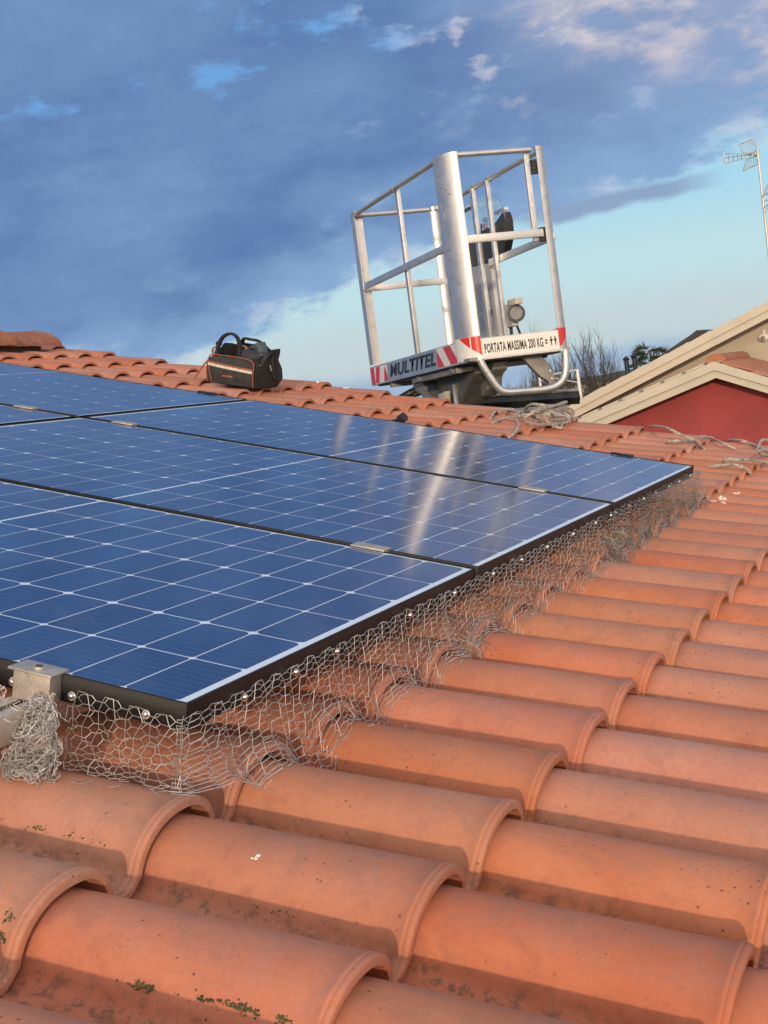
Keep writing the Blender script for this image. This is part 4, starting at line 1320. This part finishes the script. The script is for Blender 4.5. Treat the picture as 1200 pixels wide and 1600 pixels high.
def text_mesh(txt, mat, name, parent, O, R_, U_, height, width=None, shear=0.0, bold=0.0, squeeze=None):
    cu = bpy.data.curves.new(name, 'FONT'); cu.body = txt; cu.size = 1.0; cu.shear = shear; cu.offset = bold; cu.resolution_u = 3
    cu.space_character = 1.06
    ob = bpy.data.objects.new(name + '_tmp', cu); COL.objects.link(ob)
    dg = bpy.context.evaluated_depsgraph_get()
    me = bpy.data.meshes.new_from_object(ob.evaluated_get(dg))
    bpy.data.objects.remove(ob); bpy.data.curves.remove(cu)
    co = np.array([v.co[:] for v in me.vertices]); mn = co.min(0); mx = co.max(0)
    for v in me.vertices:
        u = (v.co.x - mn[0]) / (mx[0] - mn[0]) * width; h = (v.co.y - mn[1]) / (mx[1] - mn[1]) * height
        v.co = Vector(O) + Vector(R_) * u + Vector(U_) * h
    me.materials.clear(); me.materials.append(mat); me.name = name
    return link(name, me, None, parent)


text_mesh('MULTITEL', M_LETTER, 'lettering', side_AB, (-.0018, 1.458, .027), (0, -1, 0), (0, 0, 1), .084, .915, shear=0.28, bold=0.035)
# the white plate with the load limit
wp = MB(); wp.add([(RX + .004, -.0012, .014), (BD - .0715, -.0012, .014), (BD - .0715, -.0012, .122), (RX + .004, -.0012, .122)], [(0, 1, 2, 3)]); wp.build('load_plate', M_WHITEF, side_BC)
text_mesh('PORTATA MASSIMA 200 KG =', M_INK, 'lettering', side_BC, (.105, -.0018, .038), (1, 0, 0), (0, 0, 1), .056, .398, bold=0.028)
pg = MB()
for x in (.520, .546):
    pg.box((x + .004, -.0026, .083), (x + .012, -.0018, .093)); pg.box((x, -.0026, .066), (x + .016, -.0018, .080)); pg.box((x + .005, -.0026, .042), (x + .011, -.0018, .066))
pg.build('person_symbol', M_INK, side_BC)

# control console, guard, cabinet, socket --------------------------------
con = MB()
X0 = BD + .012
yz = [(1.40, .70), (1.42, .90), (1.15, .905), (.95, .90), (.76, .955), (.735, .90), (.745, .80), (.83, .705), (1.08, .69), (1.20, .685)]
con.prism([(X0, y + .015, z) for y, z in yz], (.055, 0, 0)); cono = con.build('control_console', M_BLACK, lift, bevel=.006)
for (y, h) in ((1.31, .055), (1.255, .045), (1.15, .07), (1.05, .045)):
    b = MB(); b.tube([(X0 + .04, y, .90), (X0 + .04, y, .905 + h * .6)], .006, 8); b.ball((X0 + .04, y, .90 + h), .013, 10, 6, (1, 1, 1.6)); b.build('joystick', M_BLACK, cono, smooth=True)
b = MB(); b.tube([(X0 + .05, 1.20, .90), (X0 + .05, 1.20, .955)], .014, 12); b.build('stop_button', M_RED, cono, smooth=True)
b = MB(); b.tube([(X0 + .03, 1.38, 1.09), (X0 + .03, 1.35, 1.09), (X0 + .03, 1.325, 1.09)], [.010, .013, .024], 12); b.tube([(X0 + .03, 1.48, 1.09), (X0 + .03, 1.38, 1.09)], .012, 10); b.build('lamp', M_BLACK, cono, smooth=True)
b = MB()
gy = [(1.40, .91), (1.38, 1.10), (1.20, 1.13)] + [(1.02 - .29 * math.sin(t), 0.90 + .21 * math.cos(t)) for t in np.linspace(0, 1.5, 9)] + [(.735, .90)]
b.prism([(X0 - .004, y, z) for y, z in gy], (.004, 0, 0)); b.build('clear_guard', M_GLASS, cono)
b = MB(); b.box((X0 - .006, 1.215, .90), (X0 + .004, 1.235, 1.12)); b.box((X0 + .01, .77, .965), (X0 + .04, .93, .985)); b.build('guard_frame', M_ALU, cono)
cab = MB(); cab.prism([(BD + .010, 1.44, .10), (BD + .010, 1.44, .700), (BD + .010, 1.075, .680), (BD + .010, 1.075, .10)], (.05, 0, 0))
cabo = cab.build('cabinet', plain('grey_enamel', (.50, .50, .51), .45, .2, .06, 8, dirt=(.2, .2, .2)), lift, bevel=.004)
b = MB(); b.box((BD + .0078, 1.115, .25), (BD + .0092, 1.385, .585)); lp = b.build('notice_plate', plain('notice_grey', (.40, .40, .42), .4, .2, .05, 8), cabo)
tl = MB(); rt = random.Random(4)
for k in range(12):
    z = .560 - .0155 * k; L_ = rt.uniform(.14, .24)
    tl.box((BD + .0066, 1.37 - L_, z), (BD + .0074, 1.37, z + .004))
for k in range(7):
    z = .355 - .0145 * k; L_ = rt.uniform(.06, .12)
    tl.box((BD + .0066, 1.37 - L_, z), (BD + .0074, 1.37, z + .004))
tl.box((BD + .0066, 1.13, .345), (BD + .0074, 1.17, .385))
tl.build('printed_lines', M_INKG, cabo)
b = MB()
for y in (1.09, 1.41):
    for z in (.20, .40, .63): b.tube([(BD + .0045, y, z), (BD + .0095, y, z)], .006, 8)
b.build('bolt', M_SCREW, cabo)
b = MB(); b.box((BD + .012, .845, .235), (BD + .06, 1.02, .385)); so = b.build('socket_box', M_BEIGEB, lift, bevel=.010)
b = MB(); b.box((BD + .006, .74, .365), (BD + .06, .87, .405)); b.build('box_lid', M_BEIGEB, so, bevel=.004)
b = MB(); b.tube([(BD + .05, .855, .320), (BD + .030, .80, .312)], [.052, .058], 20); b.build('plug_collar', plain('blue_grey_plastic', (.045, .06, .085), .5), so, smooth=True)
b = MB(); b.tube([(BD + .0295, .799, .312), (BD + .022, .785, .310)], [.043, .040], 20); b.build('plug_cover', M_GREY, so, smooth=True)
b = MB(); b.tube(smooth_path([(BD + .05, .86, .235), (BD + .05, .82, .17), (BD + .04, .78, .11), (BD + .04, .76, .07)], 8), .008, 8)
b.tube(smooth_path([(BD + .05, .96, .235), (BD + .05, .97, .16), (BD + .05, .96, .08)], 8), .012, 8); b.build('cable', M_BLACK, so, smooth=True)

# step bar under the near side
b = MB()
b.tube(smooth_path([(.066, -.005, .006), (.085, -.005, -.04), (.125, -.005, -.115), (.160, -.005, -.170), (.205, -.005, -.196), (.30, -.005, -.203), (.45, -.005, -.208), (.535, -.005, -.190), (.585, -.005, -.140), (.603, -.005, -.06), (.606, -.005, .006)], 8), .0215, 14)
b.build('step_bar', M_ALU, lift, smooth=True)

# castings and arm under the floor
b = MB()
b.prism([(.20, 1.55, -.04), (.20, 1.10, -.04), (.20, 1.02, -.18), (.20, 1.10, -.235), (.20, 1.42, -.16)], (.12, 0, 0))
b.build('mounting_casting', M_CAST, lift, bevel=.02, seg=3)
b = MB()
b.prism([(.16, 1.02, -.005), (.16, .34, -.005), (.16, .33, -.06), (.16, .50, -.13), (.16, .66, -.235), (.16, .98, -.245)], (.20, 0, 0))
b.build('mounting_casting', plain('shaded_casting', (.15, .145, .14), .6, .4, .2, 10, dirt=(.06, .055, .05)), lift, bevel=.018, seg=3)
b = MB()
b.prism([(.25, .52, -.005), (.25, .26, -.005), (.25, .27, -.05), (.25, .36, -.09), (.25, .40, -.16), (.25, .50, -.20)], (.10, 0, 0))
b.build('mounting_casting', M_CAST, lift, bevel=.012, seg=3)
b = MB(); b.box((.02, .30, -.012), (BD - .02, 1.80, .003)); b.build('floor_shade_sheet', M_FLUE, lift)  # dark sheet: shade below the basket floor put into the colour
b = MB()
b.prism([(.10, 1.32, -.02), (.10, 1.12, -.02), (.10, 1.09, -.10), (.10, .96, -.15), (.10, .92, -.235), (.10, 1.06, -.235), (.10, 1.12, -.14), (.10, 1.27, -.09)], (.025, 0, 0))
b.build('pivot_plate', M_CAST, lift, bevel=.004)
b = MB(); b.tube([(.07, 1.22, -.05), (.13, 1.22, -.05)], .016, 12); b.build('pivot_pin', M_SCREW, lift, smooth=True)
b = MB(); b.box((.03, .30, -.045), (.07, 1.12, -.012)); b.build('floor_beam', M_CAST, lift, bevel=.004)
b = MB(); b.prism([(.10, .86, -.14), (.10, .72, -.13), (.10, .74, -.20), (.10, .84, -.205)], (.036, 0, 0)); b.build('bracket_plate', M_BEIGEB, lift, bevel=.004)
b = MB()
b.prism([(.40, .14, -.005), (.52, .14, -.005), (.56, .14, -.06), (.585, .14, -.13), (.590, .14, -.235), (.555, .14, -.235), (.545, .14, -.16), (.50, .14, -.13), (.46, .14, -.085)], (0, .04, 0))
hk_ = b.build('hook_plate', M_CAST, lift, bevel=.003)
b = MB()
for z in (-.10, -.145, -.19): b.tube([(.562 + (z + .1) * -.1, .1385, z), (.562 + (z + .1) * -.1, .1395, z)], .007, 8)
b.build('bolt_hole', M_WHITEF, hk_)
# hydraulic boom coming up from the ground behind the eaves
bw = MB()
LMI = LM.inverted()
def WL(x, y, z): return LMI @ Vector((x, y, z))
A_ = WL(*at(700, 634, 7.9)); B_ = WL(*at(905, 621, 8.3)); 
b = MB(); b.tube([A_, B_], .045, 4); b.build('boom', M_BLACK, lift)
b = MB(); b.tube([A_ + Vector((0, 0, .052)), B_ + Vector((0, 0, .052))], .012, 8); b.build('boom_rail', M_CAST, lift)
b = MB(); b.tube([A_ + Vector((.1, .1, .0)), A_ + Vector((.6, .6, -2.4)), A_ + Vector((.9, 2.4, -6.4))], [.16, .16, .20], 4); b.build('boom', M_BLACK, lift)
b = MB(); b.tube(smooth_path([(.2, 1.50, -.07), (.12, 1.52, -.10), (.10, 1.60, -.12), (.12, 1.70, -.15), (.2, 1.72, -.24)], 8), .026, 10)
b.tube(smooth_path([(.25, 1.46, -.09), (.10, 1.56, -.12), (.16, 1.66, -.13), (.2, 1.70, -.3)], 8), .020, 10)
b.build('hose', M_BLACK, lift, smooth=True)
b = MB(); b.tube([(.20, .82, -.215), (.20, 1.30, -.235)], .05, 12); b.build('cylinder', M_BLACK, lift, smooth=True)
b = MB(); b.tube([(.16, .70, -.10), (.13, .62, -.24)], .016, 8); b.tube([(.16, .66, -.22), (.16, 1.0, -.26)], .014, 8); b.build('tie_rod', M_ALU, lift, smooth=True)

# ------------------------------------------------------------------ NEIGHBOURING HOUSES
YC = 20.0; YR = 18.0
cream = thing('cream_house', 'cream gabled house with wide pale fascia boards rising to the right edge', 'house')
T0 = at(885, 636, YC); T1 = at(1200, 472, YC)
dv = (T1 - T0); dv /= dv.x
apex_x = T0.x + 9.0
def ctop(x, off=0.0): return T0.z + (x - T0.x) * dv.z + off
def gable_piece(parent, name, mat, x0, x1, f0, f1, y0, y1, bev=0.0):
    b = MB(); b.prism([(x0, y0, f0(x0)), (x1, y0, f0(x1)), (x1, y0, f1(x1)), (x0, y0, f1(x0))], (0, y1 - y0, 0)); return b.build(name, mat, parent, bevel=bev)
xl = T0.x - 3.5
th_all = (at(1020, 567, YC) - at(1020, 590, YC)).z
gable_piece(cream, 'fascia_board', M_FASCIA, xl, apex_x, lambda x: ctop(x, -th_all * .50), lambda x: ctop(x), YC, YC + .12)
gable_piece(cream, 'fascia_board', M_FASCIA, xl, apex_x, lambda x: ctop(x, -th_all), lambda x: ctop(x, -th_all * .51), YC + .03, YC + .15)
gable_piece(cream, 'roof', M_DARK, xl, apex_x, lambda x: ctop(x, -.16), lambda x: ctop(x, -.03), YC + .14, YC + 9)
# right slope
gable_piece(cream, 'roof', M_DARK, apex_x, apex_x + 9, lambda x: ctop(2 * apex_x - x, -.16), lambda x: ctop(2 * apex_x - x, -.03), YC + .14, YC + 9)
gable_piece(cream, 'fascia_board', M_FASCIA, apex_x, apex_x + 9, lambda x: ctop(2 * apex_x - x, -th_all), lambda x: ctop(2 * apex_x - x), YC, YC + .12)
b = MB(); b.prism([(xl + .9, YC + .5, 0), (xl + .9, YC + .5, ctop(xl + .9, -.17)), (apex_x, YC + .5, ctop(apex_x, -.17)), (2 * apex_x - xl - .9, YC + .5, ctop(xl + .9, -.17)), (2 * apex_x - xl - .9, YC + .5, 0)], (0, 8, 0))
b.build('wall', M_CREAM, cream)
# tile ends along the verge
x = xl
tile_rows = []
vt = None
while x < T1.x + 1.2:
    b = MB()
    b.prism([(x, YC + .02, ctop(x) + .002), (x + .34, YC + .02, ctop(x + .34) + .002), (x + .345, YC + .02, ctop(x + .345) + .026), (x, YC + .02, ctop(x) + .012)], (0, .25, 0))
    b.build('verge_tile', M_FASCIA, cream); x += .34
# dark ridge piece seen above the boards
YB = YC + 6
dkr = thing('dark_roof', 'sliver of a dark roof edge showing above the cream fascia boards', 'roof')
b = MB(); b.prism([at(1030, 556, YB), at(1078, 524, YB), at(1088, 516, YB), at(1101, 515, YB), at(1108, 522, YB), at(1100, 545, YB), at(1040, 575, YB)], (0, 2.5, 0)); b.build('roof', M_FLUE, dkr)
# white wall lamp
q = at(1193, 527, YC + .42)
b = MB(); b.ball(q, .075, 12, 8, (1, .5, .8)); b.tube([q + Vector((0, 0, -.02)), q + Vector((0, .08, .10))], .03, 8); lo = b.build('wall_lamp', M_WHITEF, cream, smooth=True)
b = MB(); b.ball(q + Vector((0, -.055, -.01)), .035, 10, 6); b.build('lens', M_GREY, lo, smooth=True)

red = thing('red_house', 'low house with a dark red rendered gable wall framed by cream boards', 'house')
G0 = at(905, 655, YR); G1 = at(1115, 565, YR); G2 = at(1200, 590, YR)
sl = (G1.z - G0.z) / (G1.x - G0.x); sr = (G2.z - G1.z) / (G2.x - G1.x)
def rtop(x, off=0.0): return (G1.z + (x - G1.x) * (sl if x < G1.x else sr)) + off
thr = G1.z - at(1115, 591, YR).z
for (xa, xb) in ((G1.x - 5.5, G1.x), (G1.x, G1.x + 4.5)):
    gable_piece(red, 'fascia_board', M_FASCIA, xa, xb, lambda x, s=(sl if xb <= G1.x else sr): G1.z + (x - G1.x) * s - thr * .52, lambda x, s=(sl if xb <= G1.x else sr): G1.z + (x - G1.x) * s, YR, YR + .12)
    gable_piece(red, 'fascia_board', M_FASCIA, xa, xb, lambda x, s=(sl if xb <= G1.x else sr): G1.z + (x - G1.x) * s - thr, lambda x, s=(sl if xb <= G1.x else sr): G1.z + (x - G1.x) * s - thr * .535, YR + .035, YR + .15)
    gable_piece(red, 'roof', M_RIDGE, xa, xb, lambda x, s=(sl if xb <= G1.x else sr): G1.z + (x - G1.x) * s - .14, lambda x, s=(sl if xb <= G1.x else sr): G1.z + (x - G1.x) * s - .02, YR + .13, YR + 2.4)
b = MB(); xa = G1.x - 5.0; xb = G1.x + 4.0
b.prism([(xa, YR + .4, 0), (xa, YR + .4, rtop(xa, -.15)), (G1.x, YR + .4, G1.z - .15), (xb, YR + .4, rtop(xb, -.15)), (xb, YR + .4, 0)], (0, 1.5, 0)); b.build('wall', M_REDWALL, red)
# tiles of the low roof: ridge caps and barrel rows on the right slope
for k in range(5):
    b = MB(); y0 = YR + .1 + .42 * k
    pts = [(G1.x + .14 * math.cos(PI * j / 8), y0, G1.z + .0 + .10 * math.sin(PI * j / 8)) for j in range(9)]
    b.prism(pts, (0, .44, 0)); b.build('ridge_tile', M_RIDGE, red)
for side, s in ((1, sr), (-1, sl)):
    for k in range(9):
        for i in range(9):
            xx = G1.x + side * (.10 + .36 * i); y0 = YR + .16 + .25 * k
            if side < 0 and k > 0: continue
            dx = side * .40; z0 = G1.z + (xx - G1.x) * s; z1 = G1.z + (xx + dx - G1.x) * s
            b = MB()
            if side < 0:
                continue
            V = []
            for (X, Z, up) in ((xx, z0, 0.0), (xx + dx, z1, .02)):
                for j in range(7): V.append((X, y0 + .11 * math.cos(PI * j / 6), Z + up + .06 * math.sin(PI * j / 6)))
            b.add(V, [(j, j + 1, j + 8, j + 7) for j in range(6)] + [tuple(range(7)), tuple(range(13, 6, -1))])
            b.build('roof_tile', M_RIDGE, red)
# cream verge blocks with dark joints above the left board
for k in range(14):
    xx = G1.x - .14 - .30 * k
    b = MB(); b.prism([(xx, YR + .01, rtop(xx) + .004), (xx - .24, YR + .01, rtop(xx - .24) + .004), (xx - .24, YR + .01, rtop(xx - .24) + .030), (xx, YR + .01, rtop(xx) + .034)], (0, .3, 0)); b.build('verge_tile', M_FASCIA, red)

# ------------------------------------------------------------------ TV ANTENNA
YA = 20.3
def aA(px, py, dy=0.0): return at(px, py, YA + dy)
ant = thing('tv_antenna', 'tall thin rooftop mast with television aerials above the cream house', 'antenna', Matrix.Identity(4))
foot = aA(1215, 520); top = aA(1183, 232)
b = MB(); b.tube([foot + Vector((0, 0, -0.3)), top], [.022, .016], 8); b.build('mast', M_PIPE, ant, smooth=True)
b = MB()
b.tube([aA(1131, 247), aA(1160, 243), aA(1185, 240)], .008, 5)
b.tube([aA(1130, 240), aA(1162, 240)], .006, 5); b.tube([aA(1134, 255), aA(1165, 247)], .006, 5)
b.tube([aA(1130, 238), aA(1131, 248), aA(1134, 256)], .012, 6)
for px in (1138, 1145, 1152, 1158): b.tube([aA(px, 240, -.08), aA(px + 1, 252 - (px - 1138) * .2, .08)], .004, 4)
b.build('director_boom', M_PIPE, ant)
b = MB()
def grid(c0, c1, c2, c3, n=6):
    P0, P1, P2, P3 = [Vector(q) for q in (c0, c1, c2, c3)]
    for i in range(n + 1):
        f_ = i / n; b.tube([P0.lerp(P1, f_), P3.lerp(P2, f_)], .004 if 0 < i < n else .008, 4)
    b.tube([P0, P1], .007, 4); b.tube([P3, P2], .007, 4)
grid(aA(1154, 226, -.25), aA(1176, 218, .25), aA(1186, 234, .25), aA(1164, 243, -.25))
grid(aA(1161, 267, -.25), aA(1183, 257, .25), aA(1184, 243, .25), aA(1167, 248, -.25))
b.build('reflector', M_PIPE, ant)
b = MB()
for px in (1165, 1172, 1180): b.box(tuple(aA(px, 241) + Vector((-.02, -.03, -.02))), tuple(aA(px, 241) + Vector((.025, .03, .02))))
b.build('clamp_block', M_CAST, ant, bevel=.004)
b = MB()
grid(aA(1193, 304, -.2), aA(1199, 289, -.2), aA(1206, 289, .2), aA(1199, 304, .2), 4); grid(aA(1194, 322, -.2), aA(1201, 329, -.2), aA(1210, 329, .2), aA(1200, 320, .2), 4)
b.tube([aA(1189, 315), aA(1196, 313), aA(1225, 308)], .012, 6)
b.build('second_aerial', M_PIPE, ant)

# ------------------------------------------------------------------ FLUES, FAR BUILDINGS, FENCE
for (px, py, px2, py2) in ((977.5, 558, 981, 584), (989, 554, 993.5, 582)):
    t_ = thing('chimney_flue', 'dark metal flue with a conical cap, %s of the pair behind the cream roof' % ('left' if px < 980 else 'right'), 'chimney', Matrix.Translation(at(px2, py2, 30)), 'pair of metal flues')
    h = (at(px, py, 30) - at(px2, py2, 30)).z
    b = MB(); b.tube([(0, 0, -3.5), (0, 0, h - .07)], .052, 12); b.build('pipe', M_FLUE, t_, smooth=True)
    b = MB(); b.tube([(0, 0, h - .05), (0, 0, h + .02)], [.085, .012], 12); b.tube([(0, 0, h - .075), (0, 0, h - .05)], [.06, .085], 12); b.build('cap', M_FLUE, t_, smooth=True)
fb = thing('white_building', 'long low white building far off behind the bare tree', 'building')
a0 = at(905, 603, 70); a1 = at(985, 592, 70)
b = MB(); b.box((a0.x - 3, 70, 0), (a1.x + 3, 78, a1.z + .05)); b.build('wall', M_WHITEW, fb)
b = MB(); b.box((a0.x - 3.2, 69.7, a1.z + .06), (a1.x + 3.2, 78.3, a1.z + .26)); b.build('roof', M_HILL, fb)
fb2 = thing('low_roof', 'grey shed with a low roof seen beneath the lift basket', 'shed')
a0 = at(740, 640, 16); a1 = at(868, 640, 16); zt = at(850, 634, 16).z
b = MB(); b.box((a0.x - 1, 16, 0), (a1.x - .02, 16.6, zt - .06)); b.build('wall', M_WHITEW, fb2)
b = MB(); b.box((a0.x - 1.1, 15.9, zt - .055), (a1.x, 16.7, zt)); b.build('roof', M_GREY, fb2)

fn_ = thing('pipe_frame', 'thin white pipe frame standing before the bare tree', 'frame')
p_ = [at(902, 578, 24), at(910, 625, 24), at(843, 589, 25), at(846, 625, 25), at(799, 622, 23), at(802, 645, 23)]
for q0, q1, r_ in ((p_[0], p_[1], .030), (p_[2], p_[3], .024), (p_[4], p_[5], .020)):
    b = MB(); b.tube([q0, q1 + Vector((0, 0, -2.0))], r_, 8); b.build('post', M_WHITEF, fn_, smooth=True)
b = MB(); b.tube([p_[0], p_[2]], .018, 6); b.build('crossbar', M_WHITEF, fn_, smooth=True)
b = MB(); b.tube([at(905, 598, 24), at(862, 590, 24.5), at(843, 596, 25)], .010, 6); b.build('stay_wire', M_WHITEF, fn_, smooth=True)

# ------------------------------------------------------------------ TREES
def bare_tree(base, height, seed, label, spread=0.55, depth=6, rad=1.3):
    rs = random.Random(seed)
    t_ = thing('bare_tree', label, 'tree', Matrix.Translation(base))
    tr = MB(); cr = MB()
    def grow(p, d, L, r, lv):
        pts = [p]; q = p.copy(); dd = d.copy()
        for k in range(3):
            dd = (dd + Vector((rs.gauss(0, .12), rs.gauss(0, .12), rs.gauss(0.03, .08)))).normalized(); q = q + dd * L / 3; pts.append(q.copy())
        (tr if lv < 3 else cr).tube(pts, [r, r * .88, r * .76, r * .64], 6 if lv < 2 else 3, lv < 1)
        if lv >= depth: return
        nb = 5 if lv < 2 else rs.choice((3, 4, 4))
        for k in range(nb):
            a = rs.uniform(0, 2 * PI); v = Vector((math.cos(a), math.sin(a), 0))
            nd_ = (dd * rs.uniform(.75, 1.1) + v * spread * rs.uniform(.6, 1.4) + Vector((0, 0, .12))).normalized()
            st = pts[rs.choice((2, 3, 3))]
            grow(st, nd_, L * rs.uniform(.62, .86), max(r * rs.uniform(.50, .66), .011), lv + 1)
    grow(Vector((0, 0, 0)), Vector((0, 0, 1)), height * .30, height * .026, 0)
    k = height / np.percentile([v[2] for v in cr.V], 98.5)
    h_ = rad / np.percentile([math.hypot(v[0], v[1]) for v in cr.V], 96)
    tr.V = [(v[0] * h_, v[1] * h_, v[2] * k) for v in tr.V]; cr.V = [(v[0] * h_, v[1] * h_, v[2] * k) for v in cr.V]
    tr.build('trunk', M_BARK, t_, smooth=True)
    cr.build('crown', M_TWIG, t_)
    return t_


b1 = at(896, 600, 42); bare_tree(Vector((b1.x, 42, 0)), 7.62, 3, 'large bare winter tree behind the step bar of the lift', .85, 6, 1.55)
b1 = at(928, 600, 50); bare_tree(Vector((b1.x, 50, 0)), 7.15, 8, 'smaller bare tree to the right of the large one', .75, 6, 0.9)
b1 = at(862, 600, 38); bare_tree(Vector((b1.x, 38, 0)), 7.45, 14, 'bare tree just left of the large one under the basket', .7, 6, 0.9)
b1 = at(803, 600, 60); bare_tree(Vector((b1.x, 60, 0)), 6.6, 21, 'small distant bare tree seen through the gap under the basket', .5, 6, 0.8)


def cedar(base, height, rad, seed, label):
    rs = random.Random(seed); t_ = thing('conifer', label, 'tree', Matrix.Translation(base))
    tr = MB(); tr.tube([(0, 0, 0), (.05, 0, height * .5), (.1, 0, height * .95)], [.22, .15, .05], 8); tr.build('trunk', M_BARK, t_)
    lm = MB(); nd = MB()
    for k in range(36):
        h = height * (.45 + .52 * k / 36); a = k * 2.4 + rs.random()
        L = rad * (1.15 - .55 * (k / 36)) * rs.uniform(.7, 1.15)
        d = Vector((math.cos(a), math.sin(a), rs.uniform(.15, .55))).normalized()
        pts = [Vector((0, 0, h)) + d * L * f_ + Vector((0, 0, -.45 * L * f_ * f_)) for f_ in np.linspace(0, 1, 6)]
        lm.tube(pts, [.03, .025, .02, .015, .01, .006], 4)
        for j in range(120):
            f_ = rs.uniform(.15, 1.0); i0 = min(4, int(f_ * 5)); p = pts[i0].lerp(pts[i0 + 1], f_ * 5 - i0)
            dd = (d * .7 + Vector((rs.gauss(0, .5), rs.gauss(0, .5), rs.gauss(-.15, .3)))).normalized()
            s_ = dd.cross(Vector((rs.gauss(0, 1), rs.gauss(0, 1), rs.gauss(0, 1)))).normalized() * rs.uniform(.02, .045)
            Lq = rs.uniform(.15, .40); k0 = len(nd.V)
            nd.V += [tuple(p - s_), tuple(p + s_), tuple(p + dd * Lq + Vector((0, 0, -.04)))]; nd.F.append((k0, k0 + 1, k0 + 2))
    lm.build('limb', M_BARK, t_); nd.build('crown', M_NEEDLE, t_)


b1 = at(1018, 600, 55); cedar(Vector((b1.x, 55, 0)), 8.0, 1.3, 4, 'dark green conifer rising behind the cream fascia beside the flues')
for ob in bpy.data.objects:
    if ob.type == 'MESH' and not ob.parent and 'label' not in ob and 'kind' not in ob:
        print('UNLABELLED', ob.name)
